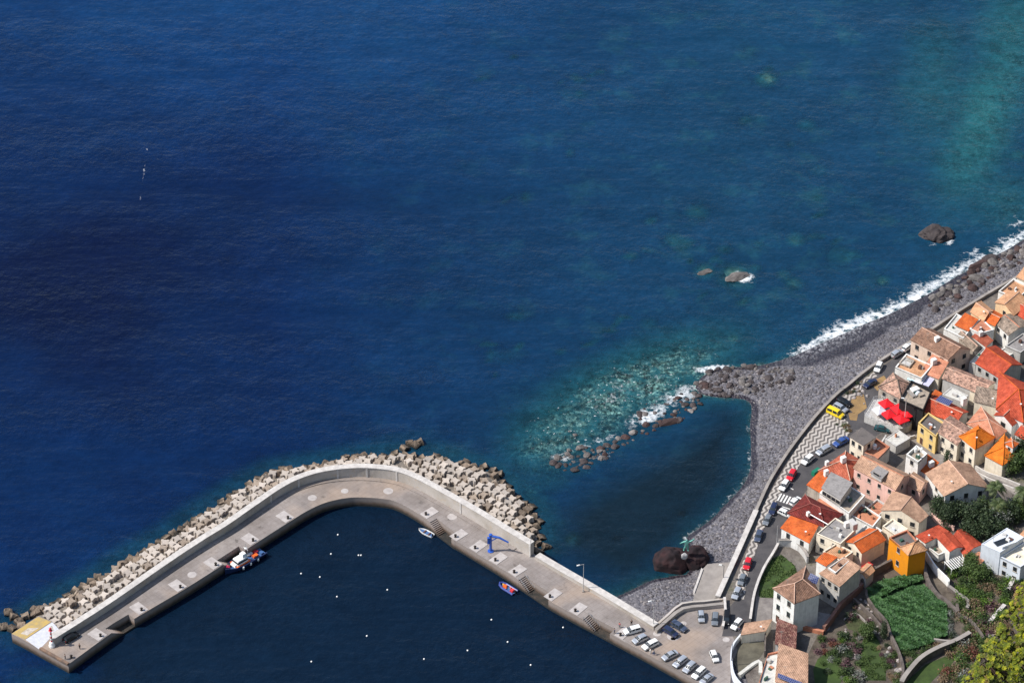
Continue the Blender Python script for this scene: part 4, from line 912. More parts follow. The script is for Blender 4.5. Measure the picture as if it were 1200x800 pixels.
t,o=house('townhouse','tall white house with brown hipped roof facing the parked road cars',[(907,689),(931,706),(960,695),(944,664)],10.5,WHITE,'hipX',BRN,rise=2.2,win=(2,0),wh=1.5,fm=GRN,door=True)
solar(t,o,[(945,680),(957,684),(960,676),(950,671)],11,12.6)
t,o=house('townhouse','pale grey tower house with small tan sloping roof beside the green field',[(961,671),(984,686),(1008,667),(989,655)],8,GRY,'shedP',TAN,rise=.8,win=(3,0),shut=False)
add(t,o,[(970,665),(979,671),(996,656),(989,652)],8,8.7,WHITE,'flat',DKT)
house('shed_building','small low annex with curved tan roof right of the grey tower house',[(1007,669),(1015,677),(1024,668),(1016,660)],3.6,GRY,'gable',PCH,rise=.7)
house('shed_building','lean-to with mottled maroon tile roof below the tall white house',[(909,753),(932,758),(933,737),(911,728)],3.2,GRY,'shedP',DMT,rise=1,)
t,o=house('villa','house with tan tile roof and blue panel at the bottom edge',[(909,797),(946,808),(946,769),(913,757)],5.5,WHITE,'shedP',TAN,rise=.9)
add(t,o,[(889,800),(909,812),(913,762),(900,765)],0,5.0,WHITE,'flat',PGT,par=.5,pm=SAL); solar(t,o,[(911,793),(942,806),(940,799),(912,788)],6.2,6.6)
house('shed_building','low tan lean-to roof at the corner between the road and car park',[(869,743),(896,740),(904,727),(874,730)],3.0,CRM,'shedX',TAN,rise=.5)
t,o=house('cottage','white roadside house with bright orange-red roof and two dark windows',[(916,618),(948,635),(958,618),(931,603)],4.8,WHITE,'shedP',ORG,rise=1.1,win=(2,0),wh=1.6,ww=1.1)
t,o=house('townhouse','house under the dark red hipped roof with a white rooftop pipe',[(924,601),(965,616),(987,602),(944,580)],6,GRY,'hipP',DRD,rise=2.2,ridge=mat('red_ridge',(.3,.09,.07),(.2,.06,.05)))
c,zb=o; MB().tube([P(949,602,zb+7.9)-Vector((c.x,c.y,zb)),P(970,614,zb+7.4)-Vector((c.x,c.y,zb))],.14,6).build('roof_pipe',WPT,t); cbox(t,o,947,604,7.2,(.8,.8,1.2),WHITE,'chimney')
t,o=house('apartment_house','white house with balconies, grey upper storey and tan roof terrace',[(960.5,577),(995,601),(1014,580),(978,558)],7,WHITE,'flat',BGT,par=.4,win=(0,0))
add(t,o,[(964,571),(985,584),(998,567),(974,555)],7,9.6,GRY,'shedP',GRT,rise=.5,win=(4,0),ww=1.3,wh=1.1)
for k,zz_ in enumerate((5.2,3.0)):
    c,zb=o; a=P(960.5,577,zb+7)-Vector((c.x,c.y,zb)); b_=P(995,601,zb+7)-Vector((c.x,c.y,zb)); d=(b_-a); L=d.length; d.normalize(); nn=Vector((d.y,-d.x,0))
    MB().box(a+d*L*.42+nn*.5+Vector((0,0,zz_-7)),(L*.8,1.0,.14),math.atan2(d.y,d.x)).build('balcony',SAL,t)
t,o=house('cottage','small orange-roofed house with a white chimney right of the road bend',[(946.5,567),(961,576),(971,560),(964,551)],4.2,STN,'shedP',ORG,rise=.8)
cbox(t,o,968,557,4.8,(1.1,.9,1.8),WHITE,'chimney')
t,o=house('house','terracotta hip-roofed house with two white chimneys left of the pink house',[(960,551),(996,562),(1011,541),(991,529)],4.8,STN,'hipP',TER,rise=2.2)
cbox(t,o,988,541,6.6,(1.3,1.1,1.7),WHITE,'chimney'); cbox(t,o,969,545,5.2,(.9,.8,1.4),WHITE,'chimney')
t,o=house('apartment_house','large pink house with tan roof, grey dormer and square dark windows',[(1001,548),(1049,573),(1066,556),(1019,534)],7.5,PNK,'gableP',TAN,rise=2.0,win=(4,1),wh=1.1,ww=.9,ridge=SAL)
c,zb=o; 
add(t,o,[(1021,553),(1033,560),(1040,553),(1029,547)],7.6,9.0,GRY,'shedP',GRT,rise=.3,win=(1,0),ww=2.0,wh=.8)
add(t,o,[(1064,567),(1078,575),(1087,564),(1071,553)],0,5.0,PNK,'gableP',TAN,rise=1.2,win=(1,1))
t,o=house('house','cream gabled house with tan roof behind the bright orange building',[(1033,597),(1077,611),(1087,603),(1047,575)],6,CRM,'gable',TAN,rise=2.0,win=(3,0),ww=1.2)
t,o=house('villa','big white villa with wide tan gabled roof left of the palms',[(1088,555),(1108,579),(1157,571),(1135,545)],6,WHITE,'gableP',TAN,rise=2.8,win=(1,3),wh=1.5,over=.9)
add(t,o,[(1125,571),(1133,577),(1143,571),(1135,566)],0,4.3,GRY,'shedX',PCH,rise=.5)
t,o=house('tower_house','narrow white tower house with a small flat roof terrace',[(1062,532),(1076,541),(1087,531),(1074,521)],8.5,WHITE,'flat',BGT,par=.9,win=(1,0))
tank(t,o,1073,529,7.7,.5); tank(t,o,1080,529,7.7,.4)
t,o=house('cottage','little orange-roofed house right of the narrow white tower',[(1075,548),(1089,556),(1099,544),(1087,535)],4.5,WHITE,'shedP',ORG,rise=.7); cbox(t,o,1091,546,4.9,(1.4,1,1.6),WHITE,'chimney')
t,o=house('house','cream house with bright orange pyramid roof and two dark windows',[(1125,511),(1143,525.5),(1165,512),(1146,499)],7,CRM,'hip',BOR,rise=2.4,win=(2,0),ridge=BOR)
t,o=house('row_house','long cream row house with mottled old tile roof, beside the orange pyramid roof',[(1100,506),(1122,521),(1139,503),(1114,487)],6.3,CRM,'gableP',OLD,rise=1.3,win=(2,0))
t,o=house('row_house','yellow corner house with flat dark deck roof behind a parapet',[(1076,495),(1097,511),(1107,495),(1088,483)],6.3,YEL,'flat',DKT,par=.5,win=(2,0),wh=1.3,door=True)
t,o=house('house','grey house with red roof carrying a band of blue solar panels',[(1082,481),(1120,495),(1134,482),(1096,463)],5.5,GRY,'gableP',RED,rise=1.5,win=(1,0))
solar(t,o,[(1089,476),(1105,482),(1117,470),(1102,463)],6.1,7.5); cbox(t,o,1129,474,6.3,(1.2,1.2,2.4),WHITE,'chimney'); cbox(t,o,1124,483,6.0,(1.3,1.1,.3),BLK_,'skylight')
house('shed_building','flat pale metal-roofed annex above the solar panel house',[(1104,462),(1127,471),(1135,463),(1115,453)],5,GRY,'flat',PGT,par=.15)
house('cottage','tiny orange-roofed hut beside the pale metal annex',[(1090,465),(1097,468),(1103,462),(1096,458)],4.6,GRY,'shedP',ORG,rise=.4)
t,o=house('row_house','long grey-walled house with speckled pink old tile roof',[(1105,443),(1137,456),(1150,443),(1115,429)],5,GRY,'gableP',OLD,rise=1.4)
t,o=house('row_house','small mottled tile roof joined to the right of the speckled pink roof',[(1137,456),(1151,462),(1166,448),(1149,442)],5,CRM,'gableP',OLD,rise=1.0)
t,o=house('house','cream-walled house with flat greyish tan tile roof beside the big red roof',[(1142,469),(1168,476),(1170,461),(1145,455)],5.5,CRM,'shedP',OLG,rise=.8,win=(0,0))
t,o=house('house','wide mottled orange hip-roofed house behind the orange pyramid roof',[(1134,496),(1166,514),(1179,504),(1150,477)],5.5,CRM,'hip',SAL,rise=2.0)
t,o=house('church','large bright red hipped roof at the right edge with white gable below',[(1168,479),(1199,494),(1232,462),(1171,436)],7.5,WHITE,'hipP',RED,rise=3.4,ridge=ORG)
add(t,o,[(1166,486),(1186,498),(1196,490),(1177,474)],0,6.5,WHITE,'gable',RED,rise=1.6,win=(1,0),wh=1.5,ww=1.5)
house('house','bright red double-pitched roof on a grey house near the right edge',[(1144,425),(1171,442),(1197,427),(1167,405)],5.5,GRY,'gableP',RED,rise=2.2,win=(3,0),ridge=ORG)
house('shed_building','grey walled yard building left of the bright red double-pitched roof',[(1136,424),(1143,427),(1161,410),(1153,407)],4,GRY,'flat',PGT,par=.3)
t,o=house('house','large beige house with brown tile roof nearest the beach wall',[(1068,398),(1111,420),(1137,409),(1093,386)],7,BEI,'gableP',BRN,rise=2.3,win=(3,2),wh=1.3,fm=BRW,shut=False)
cbox(t,o,1098,400,8.2,(1.3,1.1,1.5),WHITE,'chimney')
t,o=house('house','white box house with flat terrace right against the beach wall',[(1106,385),(1129,396),(1143,379),(1121,367)],5.2,WHITE,'flat',PGT,par=.4,win=(0,0)); add(t,o,[(1120,380),(1135,387),(1145,376),(1131,369)],5.0,5.5,WHITE,'shedP',ORG,rise=.6)
t,o=house('house','white house with red sloping roof and white chimney in the upper row',[(1140,394),(1155,404),(1163,397),(1149,386)],5,WHITE,'shedX',TER,rise=-.4); cbox(t,o,1149,393,4.8,(1.1,1,1.4),WHITE,'chimney')
t,o=house('house','white house with pale salmon roof terrace above the white chimney house',[(1136,385),(1148,391),(1165,386),(1150,372)],5.6,WHITE,'flat',SAL,par=.3)
house('house','peach house with pale peach gable roof by the beach wall',[(1138,365),(1153,375),(1163,364),(1150,353)],6,PCW,'gableP',PCH,rise=1.2)
house('house','small vivid red-orange roof between the peach and cream gables',[(1153,375),(1166,381),(1176,370),(1163,363)],5.5,CRM,'gableP',ORG,rise=1.0)
t,o=house('house','cream house with tan gable roof near the top of the village',[(1167,354),(1188,369),(1206,354),(1181,342)],6,PCW,'gable',PCH,rise=1.6,win=(1,0))
house('house','bright red roof cut by the right edge, beside the cream tan-gabled house',[(1190,366),(1203,375),(1222,362),(1203,354)],5.5,CRM,'gableP',RED,rise=1.0)
house('house','flat peach-decked house behind the upper beach wall',[(1170,341),(1192,350),(1209,336),(1188,326)],5,WHITE,'flat',PCH,par=.6)
house('house','pale yellow house with peach roof, farthest up the coast',[(1192,324),(1206,330),(1220,320),(1203,312)],5.5,CRM,'shedP',PCH,rise=.6)
house('house','white tan-roofed house with pink edging above the grey street',[(1167,378),(1182,392),(1206,381),(1188,367)],5.5,WHITE,'gableP',OLG,rise=1.0,win=(2,0),ridge=SAL)
house('row_house','weathered grey-brown tile roof between the beige house and white row',[(1122,394),(1140,411),(1149,405),(1131,389)],4.5,STN,'gableP',OLG,rise=.9)
t,o=house('house','white house with beige roof terrace and blue awnings above the net-wrapped building',[(1049,430),(1080,443),(1093,428),(1062,414)],5.5,WHITE,'flat',PCH,par=.4); 
add(t,o,[(1053,425),(1066,430),(1072,422),(1061,417)],5.0,5.6,STN,'flat',GRY,par=.3)
t,o=house('house','salmon and mottled tile-roofed house with white chimney left of the beige house',[(1080,435),(1100,443),(1112,425),(1094,416)],5,CRM,'shedP',SAL,rise=1.0); cbox(t,o,1094,426,5.6,(1.4,1.2,1.6),WHITE,'chimney')
t,o=house('cottage','old stone house with fan-shaped grey-pink tiled hip roof beside the red parasols',[(1030,453),(1056,467),(1069,451),(1047,437)],5,STN,'hipP',OLD,rise=2.2,win=(2,0),ridge=OLG)
t,o=house('wrapped_building','building wrapped in black netting with an unfinished pale roof slab',[(1054,468),(1082,480),(1092,457),(1068,445)],8,BLK_,'flat',BGT,par=.7)
cbox(t,o,1072,458,7.4,(2.2,1.6,.9),WHITE); cbox(t,o,1079,463,7.4,(1.5,1.2,.5),BGT); cbox(t,o,1068,462,7.4,(1,3,.4),CONC)
t,o=house('house','cream corner house with dark flat top storey beside the wavy promenade',[(996.5,511),(1012,521),(1025,513),(1010,502)],7.5,CRM,'shedP',DKT,rise=.3,win=(2,1),wh=1.4)
add(t,o,[(1013,530),(1029,537),(1043,523),(1027,513)],0,5,GRY,'flat',TCT,par=.7,pm=SAL,win=(2,0)); tank(t,o,1025,525,4.3,.6)
house('canopy_building','low grey flat-roofed building in the lane below the parasol terrace',[(1037,514),(1050,523),(1067,513),(1053,503)],3,GRY,'flat',PGT,par=.15)
t,o=house('cottage','small cream house with two-part orange roof in the lower row',[(992,634),(1010,647),(1037,632),(1018,619)],5,CRM,'gable',ORG,rise=1.5,win=(2,0),ww=.8)
t,o=house('house','flat terracotta roof terrace with dark deckchairs in the lower row',[(995,602),(1023,617),(1033,605),(1008,589)],5,WHITE,'flat',TCT,par=.5,pm=WHITE)
for k,(u,v) in enumerate(((1010,600),(1013,597),(1006,606),(1018,601))): cbox(t,o,u,v,4.5,(1.7,.6,.4),BLK_ if k!=2 else SAL,'roof_seat',k*.7)
t,o=house('house','cream house with flat grey deck roof right of the white roadside house',[(957,625),(985,637),(1003,620),(979,606)],6,CRM,'flat',GRT,par=.25,win=(2,0)); cbox(t,o,992,617,5.8,(1.2,1,1.6),WHITE,'chimney'); cbox(t,o,999,618,5.8,(1.4,2.5,2.0),GRY,'stair_head')
t,o=house('tower_house','bright orange-painted tower with tan pyramid cap and roof terrace',[(1042,629),(1065,649),(1085,644),(1063,620)],8.5,ORW,'flat',DKT,par=.6,pm=SAL,win=(1,0),wh=1.5)
add(t,o,[(1056,641),(1065,649.5),(1085,644),(1076,633)],8.5,9.0,ORW,'hipP',PCH,rise=1.6,ridge=PCH)
t,o=house('house','white house with broad red-orange roofs and an inner terrace',[(1074,627),(1085,635),(1111,624),(1099,617)],4.6,WHITE,'shedP',RED,rise=.5)
add(t,o,[(1099,630),(1113,645),(1128,640),(1113,623)],0,4.8,WHITE,'gableP',RED,rise=.6,ridge=None); add(t,o,[(1117,629),(1130,651),(1150,637),(1128,620)],0,3.8,WHITE,'gableP',RED,rise=.9,ridge=None)
add(t,o,[(1085,639),(1100,650),(1111,645),(1098,633)],0,2.6,WHITE,'flat',BGT,par=.4)
t,o=house('villa','pale blue-white modern house with stepped flat roofs at the right edge',[(1150,637),(1172,647),(1200,629),(1180,618)],7.5,BLW,'flat',BLW,par=.15); 
add(t,o,[(1172,652),(1196,664),(1225,645),(1201,634)],0,6.0,BLW,'flat',CRM,par=.5,win=(2,0)); cbox(t,o,1174,635,7.4,(4,1.6,.3),GLASS,'skylight'); cbox(t,o,1181,640,7.4,(3.8,.6,.8),BLW,'stair_head')
house('cottage','small salmon roof corner left of the blue-white modern house',[(1137,652),(1148,660),(1156,653),(1147,648)],3,WHITE,'shedP',SAL,rise=.4)
t,o=house('house','low house with orange roofs round a small court beside the round tree',[(1155,533),(1175,544),(1196,531),(1177,509)],5,CRM,'hipP',BOR,rise=1.5,ridge=BOR,win=(0,0))
add(t,o,[(1179,519),(1187,524),(1193,519),(1185,513)],0,7.6,WHITE,'hip',ORG,rise=.8,win=(1,0),wh=1.6,ww=.8)
house('cottage','small orange roof tucked behind the tall white brown-roofed house',[(957,656),(968,662),(980,654),(966,649)],5,WHITE,'shedP',ORG,rise=.5)
house('house','peach flat-roofed house between the orange cottages of the lower row',[(964,646),(985,657),(1000,646),(980,636)],5,CRM,'flat',PCH,par=.4)
house('house','pale house with small roof yard behind the two-part orange roof',[(1001,627),(1018,634),(1034,621),(1018,611)],4.3,WHITE,'flat',PGT,par=.6)
house('shed_building','tan flat roof link building right of the pink house terrace',[(1013,596),(1030,604),(1041,592),(1028,584)],4,GRY,'flat',SAL,par=.5)
house('house','white low house in front of the orange tower terrace',[(1034,616),(1054,630),(1064,619),(1046,607)],4.2,CRM,'flat',PGT,par=.5)
house('house','grey stepped roofs along the street at the right edge',[(1178,405),(1196,413),(1215,399),(1199,390)],4.5,GRY,'flat',GRT,par=.4)
house('house','white washed low house above the street at the right edge',[(1170,411),(1180,418),(1194,410),(1184,403)],3.2,WHITE,'flat',PGT,par=.4)
house('house','red-tiled roof at the right edge below the large church-like roof',[(1190,508),(1204,516),(1220,504),(1204,495)],5.0,WHITE,'gableP',RED,rise=1.0)
# white house on the slope lower right and sheds
house('shed_building','small pale hut with peach roof below the villa garden, right edge',[(1196,626),(1206,632),(1215,625),(1205,618)],4,CRM,'shedP',PCH,rise=.6)
# ---------------------------------------------------------------- vehicles
TYRE=mat('tyre_rubber',(0.02,0.02,0.02),None,3,0.8); RIM=mat('alloy_rim',(0.45,0.45,0.46),None,3,0.35,metal=0.8)
CGL=NT('car_glass'); CGL.l(CGL.mix(CGL.noise(CGL.obj(),1.5,2),(0.01,0.014,0.018),(0.03,0.04,0.05)),CGL.b.inputs['Base Color']); CGL.val(CGL.b,Roughness=0.05); CGL=CGL.m
LMP=paint('lamp_lens',(0.7,0.7,0.68),0.1); TLM=paint('tail_lens',(0.35,0.01,0.01),0.2); TRIM=mat('bumper_trim',(0.03,0.03,0.032),None,2,0.6); PLT=mat('number_plate',(0.6,0.6,0.55),None,3,0.5)
# stations: x, belt z, top z, cabin?; front is +x
KINDS={'hatch':(3.9,1.68,[(-1.95,.70,.72,0),(-1.88,.93,.97,0),(-1.5,.95,1.42,1),(-.3,.93,1.49,1),(.35,.92,1.44,1),(1.08,.90,.97,0),(1.8,.76,.82,0),(1.95,.55,.6,0)]),
'sedan':(4.4,1.75,[(-2.2,.70,.74,0),(-2.1,.92,.97,0),(-1.55,.95,1.0,0),(-.95,.93,1.38,1),(-.1,.92,1.43,1),(.45,.91,1.38,1),(1.2,.90,.96,0),(2.0,.76,.82,0),(2.2,.52,.58,0)]),
'estate':(4.4,1.76,[(-2.2,.72,.76,0),(-2.14,.95,1.0,0),(-1.85,.97,1.44,1),(-.4,.95,1.5,1),(.45,.93,1.44,1),(1.2,.91,.98,0),(2.0,.77,.83,0),(2.2,.54,.6,0)]),
'van':(4.9,1.9,[(-2.45,.9,.95,0),(-2.42,1.1,1.2,0),(-2.3,1.12,1.92,1),(-.5,1.12,1.98,1),(1.0,1.1,1.92,1),(1.75,1.05,1.15,0),(2.35,.85,.9,0),(2.45,.55,.6,0)])}
_car={}
def carmesh(kind):
    if kind in _car: return _car[kind]
    L,Wd,S=KINDS[kind]; w=Wd/2; body=bmesh.new(); glass=bmesh.new()
    def sect(i):
        x,zb_,zt,cab=S[i]; e=0.86 if i in (0,len(S)-1) else (0.95 if i in (1,len(S)-2) else 1.0); wt=(w*0.74 if cab else w*0.84)*e
        return [Vector((x,w*e*.94,.24)),Vector((x,w*e,.5)),Vector((x,w*e*.97,zb_)),Vector((x,wt,zt if not cab else zt-.04)),Vector((x,wt*.6,zt+.015 if cab else zt+.03)),Vector((x,0,zt+.03 if cab else zt+.04))]
    R_=[sect(i) for i in range(len(S))]; full=[r+[Vector((p.x,-p.y,p.z)) for p in r[-2::-1]] for r in R_]
    def fc(bm,pts): bm.faces.new([bm.verts.new(p) for p in pts])
    for i in range(len(S)-1):
        a,b=full[i],full[i+1]; ca,cb=S[i][3],S[i+1][3]
        for k in range(10):
            q=[a[k],b[k],b[k+1],a[k+1]]; isg=False
            side=k in (2,7); topf=3<=k<=6
            if side and (ca and cb): isg=True
            if side and (ca!=cb) and (kind!='van' or i>3): isg=True
            if topf and ca!=cb: isg=True
            if kind=='van' and side and ca and cb and i==2 and False: isg=False
            if isg:
                c=sum(q,Vector())/4; q2=[c+(p-c)*(.9 if side else .93) for p in q]; fc(glass,q2)
                for j in range(4): fc(body,[q[j],q[(j+1)%4],q2[(j+1)%4],q2[j]])
            else: fc(body,q)
    fc(body,full[0]); fc(body,full[-1][::-1])
    for j in range(len(S)-1): fc(body,[full[j][0],full[j][10],full[j+1][10],full[j+1][0]])
    out=[]
    for bm,nm in ((body,'body'),(glass,'windows')):
        bmesh.ops.remove_doubles(bm,verts=bm.verts,dist=.002); bmesh.ops.recalc_face_normals(bm,faces=bm.faces)
        m=bpy.data.meshes.new(nm); bm.to_mesh(m); bm.free(); out.append(m)
    # fix glass to point out
    gm=out[1]; gm.materials.append(CGL)
    wb=L*.30; wh=[(wb,w*.86),(wb,-w*.86),(-wb-.05,w*.86),(-wb-.05,-w*.86)]
    ty=MB(); ty.tube([(0,-.11,0),(0,.11,0)],.33,12); tyre=ty.mesh('tyre',TYRE); r2=MB(); r2.tube([(0,-.125,0),(0,.125,0)],.2,8); rim=r2.mesh('rim',RIM)
    zl=S[-2][1]-.1; hl=MB().box((0,0,0),(.12,.34,.14)).mesh('headlight',LMP); tl=MB().box((0,0,0),(.08,.2,.3)).mesh('tail_light',TLM)
    bp=MB().box((0,0,0),(.1,w*1.6,.16)).mesh('bumper',TRIM); pl=MB().box((0,0,0),(.03,.5,.12)).mesh('number_plate',PLT); mr=MB().box((0,0,0),(.12,.2,.13)).mesh('mirror',TRIM)
    _car[kind]=(out[0],gm,tyre,rim,wh,hl,tl,bp,pl,mr,L,w,S); return _car[kind]
def car(u,v,hd,kind,paintm,label,sc_=1.0,z=None,group='cars parked in the village and on the quay'):
    body,gm,tyre,rim,wh,hl,tl,bp,pl,mr,L,w,S=carmesh(kind)
    p=P(u,v,A0+.35) if z=='q' else G(u,v,.4); q=P(u+hd[0],v+hd[1],p.z); ang=math.atan2(q.y-p.y,q.x-p.x); z0=(A0+.02 if z=='q' else p.z-.4+.07)
    t=thing('parked_van' if kind=='van' else 'parked_car',label,'van' if kind=='van' else 'car',(p.x,p.y,z0),ang,group); t.scale=(sc_,)*3
    b=link('body',body,t)
    if not body.materials: body.materials.append(paintm)
    b.material_slots[0].link='OBJECT'; b.material_slots[0].material=paintm
    link('windows',gm,t)
    for x,y in wh: tt=link('wheel',tyre,t,(x,y,.33)); link('rim',rim,tt)
    xf=S[-2][0]+.08; 
    for s in (-1,1): link('headlight',hl,t,(xf,s*w*.62,S[-2][1]-.12)); link('tail_light',tl,t,(-L/2+.03,s*w*.72,.8)); link('mirror',mr,t,(S[-4][0]+.45,s*(w+.08),S[-4][1]+.05))
    link('bumper',bp,t,(L/2-.01,0,.38)); link('bumper',bp,t,(-L/2+.01,0,.4)); link('number_plate',pl,t,(-L/2-.04,0,.55))
    return t
PW=paint('car_white',(0.72,0.72,0.71)); PS=paint('car_silver',(0.50,0.52,0.55),.3,.5); PG=paint('car_grey',(0.22,0.24,0.26),.3,.4); PB=paint('car_blue',(0.03,0.07,0.24),.25); PN=paint('car_navy',(0.015,0.022,0.06),.22); PK=mat('car_black',(0.010,0.011,0.014),(0.008,0.008,0.01),2,0.45); PR=paint('car_red',(0.55,0.012,0.02),.25); PY=paint('van_yellow',(0.78,0.55,0.01),.35); PBG=paint('car_bluegrey',(0.07,0.09,0.14),.3,.3)
PWS=PW
for c in [(741,739,(-18,5),'estate',PW,'white estate car, leftmost in the row backed along the quay parapet',1.05,'q'),
(750,749.5,(-15,7),'hatch',PS,'silver hatchback, second from the left along the quay parapet',1.05,'q'),
(762,756,(-16,8),'estate',PW,'white estate car, third from the left along the quay parapet',1.02,'q'),
(785,768.5,(-14,7),'sedan',PS,'silver saloon after the gap in the quay parapet row, fourth from left',1.0,'q'),
(797,776,(-13,10),'estate',PS,'silver estate car, fifth from the left in the quay parapet row',1.0,'q'),
(808,782.5,(-11,10),'hatch',PS,'silver hatchback, third from the right in the quay parapet row',1.08,'q'),
(819,789,(-11,10),'estate',PW,'white estate car, second from the right in the quay parapet row',1.02,'q'),
(828,796,(-11,9),'sedan',PS,'silver saloon at the right end of the quay parapet row',.95,'q'),
(786,741,(16,10),'estate',PN,'dark navy car parked diagonally in the car park, the lower of two',1.0,'q'),
(795.5,734.5,(17,10),'estate',PBG,'blue-grey car with roof rails against the angled car park wall',1.05,'q'),
(821.7,723,(1,10),'hatch',PS,'silver-grey car nosed away from the upper car park wall, left one',1.0,'q'),
(838,726,(-1,12),'estate',PG,'grey car beside the upper car park wall, right one',1.0,'q'),
(837,769.5,(5,12),'hatch',PW,'white hatchback standing alone in the open middle of the car park',1.0,'q'),
(851.5,725,(-1,14),'van',PK,'black van at the car park entrance beside the short wall',.9,None),
(863.5,732,(-9,10),'hatch',PW,'white hatchback on the road beside the tan lean-to roof',1.05,None),
(876,661.5,(-4,12),'hatch',PR,'red hatchback at the lower end of the wavy promenade',1.08,None),
(869.5,680,(-5,12),'hatch',PG,'grey hatchback just below the lower red one on the road',1.0,None),
(863.2,696,(-6,12),'hatch',PS,'silver hatchback last in line above the car park entrance',1.08,None),
(889,628.5,(-4,12),'sedan',PBG,'dark car with pale bonnet alone beside the wavy promenade',1.0,None),
(906,597,(-5,12),'estate',PN,'dark navy car just below the zebra crossing',1.0,None),
(899,610,(-6,12),'hatch',PG,'blue-grey hatchback parked behind the navy car below the crossing',1.0,None),
(919,569.5,(-8,12),'hatch',PW,'white hatchback directly above the zebra crossing',1.05,None),
(927.5,557.5,(-7,12),'hatch',PR,'bright red car between two white ones above the zebra crossing',1.08,None),
(946.5,539.5,(-12,10),'hatch',PW,'white car by the wide part of the wavy promenade',1.1,None),
(965,528.5,(-14,8),'estate',PS,'silver estate car by the wide part of the wavy promenade',1.05,None),
(985.5,518.5,(-15,8),'sedan',PB,'blue saloon by the corner house at the top of the promenade',1.08,None),
(932,588,(10,-8),'hatch',PW,'white car half hidden behind the dark red roof, upper one',1.0,None),
(920,602,(9,4),'hatch',PW,'white car half hidden behind the dark red roof, lower one',1.0,None),
(979,485,(17,8),'van',PY,'bright yellow van parked by the seawall',1.0,None),
(985,478.5,(15,8),'estate',PS,'silver car squeezed beside the yellow van',.98,None),
(989.5,472,(15,8),'estate',PK,'black car two places from the yellow van',1.0,None),
(1019.5,450,(-10,6),'sedan',PN,'dark navy car on the ochre dirt above the parasol terrace',1.0,None),
(1029.5,431,(-5,10),'hatch',PW,'white small car near the seawall before the beige house',1.05,None),
(1051,415,(11,-7),'hatch',PS,'silver car on the lane between seawall and blue awnings house',1.05,None),
(1063,407.5,(9,-7),'hatch',PW,'white car tucked against the large beige house',1.0,None),
(1034,503,(14,3),'sedan',paint('car_teal',(0.01,0.06,0.07)),'dark teal car below the parasol terrace wall',1.0,None),
(83.5,747,(17,-10),'estate',PK,'black car parked behind the wave wall at the end of the mole',1.0,'q')]: car(*c)
p=G(956,555); MB().box((p.x,p.y,p.z+.7),(2.6,1.1,1.3),.8,.92).build('recycling_bin',paint('bin_green',(0.01,.16,.09))); tag(bpy.data.objects['recycling_bin'],'green recycling container at the kerb beside the orange roofs','container')
p=G(1012,671); MB().box((p.x,p.y,p.z+1),(5.5,1.6,1.6),.75,.95).build('market_stall',RED.copy() if False else paint('tarp_red',(.45,.03,.03))); tag(bpy.data.objects['market_stall'],'long red covered trailer at the top corner of the green field','trailer')
# ---------------------------------------------------------------- lamps and poles
STEEL=mat('pole_steel',(0.55,0.55,0.55),None,2,0.45,metal=0.4); DSTEEL=mat('dark_pole',(0.08,0.08,0.085),None,2,0.5)
def lamp(u,v,h,label,arm=(-1.6,0),z=None,m=STEEL,head=True,cat='street lamp',r=.11):
    p=P(u,v,A0) if z=='q' else (G(u,v) if z is None else P(u,v,z)); t=thing('street_lamp' if head else 'utility_pole',label,cat if head else 'pole',p)
    MB().tube([(0,0,0),(0,0,h)],[r,r*.6],8).build('pole',m,t); MB().box((0,0,.15),(.5,.5,.3)).build('base',CONC,t)
    if head:
        a=Vector((arm[0],arm[1],0)); MB().tube([(0,0,h-.1),a*.9+Vector((0,0,h+.1))],.06,6).build('arm',m,t)
        MB().box(a+Vector((0,0,h+.05)),(.9,.35,.18),math.atan2(arm[1],arm[0]),.8).build('lamp_head',WPT,t)
lamp(692.5-9,693,9.2,'tall white street lamp on the straight part of the mole',(-1.3,-.5),'q'); lamp(765.5,735,9,'white street lamp where the mole meets the car park',(-1,-.3),'q')
lamp(797.5,709,4.5,'thin pale pole behind the car park wall',z=1.5,head=False); lamp(622,652,7.5,'thin pole at the end of the tall wave wall',z='q',head=False)
lamp(847.5,684,6.2,'dark street lamp beside the slipway',(-.9,.2),1.9,DSTEEL); lamp(1075,392,8,'dark pole standing on the beach pebbles',z=2.8,head=False,m=DSTEEL); lamp(1079,391,7,'pale thin pole on the beach pebbles',z=2.8,head=False)
lamp(983,459,8,'pale thin pole at the seawall beside the yellow van',head=False); lamp(1059,505,11,'tall grey lamp post in front of the red parasols',(-.9,.2),r=.16)
lamp(857,780,7.5,'dark thin pole by the curved wall at the bottom',z='q',head=False,m=DSTEEL); lamp(910,640,7,'thin post by the white roadside house',head=False); lamp(968,650,6,'dark pole among the lower roofs',head=False,m=DSTEEL); lamp(1166,640,4,'white post in the villa garden',head=False)
# ---------------------------------------------------------------- blue quay crane
CB=paint('crane_blue',(0.02,0.09,0.42),.4)
p=P(575,645.5,A0); t=thing('quay_crane','blue fixed jib crane on the quay edge','crane',p)
MB().lathe([(.8,0),(.8,.18),(.35,.22),(.33,5.2),(.45,5.3),(.45,5.6),(.1,5.7)]).build('column',CB,t)
d=Vector((1,-.25,0)).normalized(); j=MB(); j.tube([Vector((-.3,0,5.2)),d*2.3+Vector((0,0,5.0)),d*4.7+Vector((0,0,3.9))],[.36,.3,.22],6).build('jib',CB,t)
MB().tube([(0,0,3.3),d*1.7+Vector((0,0,4.8))],.14,6).build('strut',CB,t); MB().box((-.55,0,3.6),(.6,.7,1.9)).build('winch_box',CB,t)
MB().tube([d*4.6+Vector((0,0,3.8)),d*4.6+Vector((0,0,2.6))],.04,5).build('cable',DSTEEL,t)
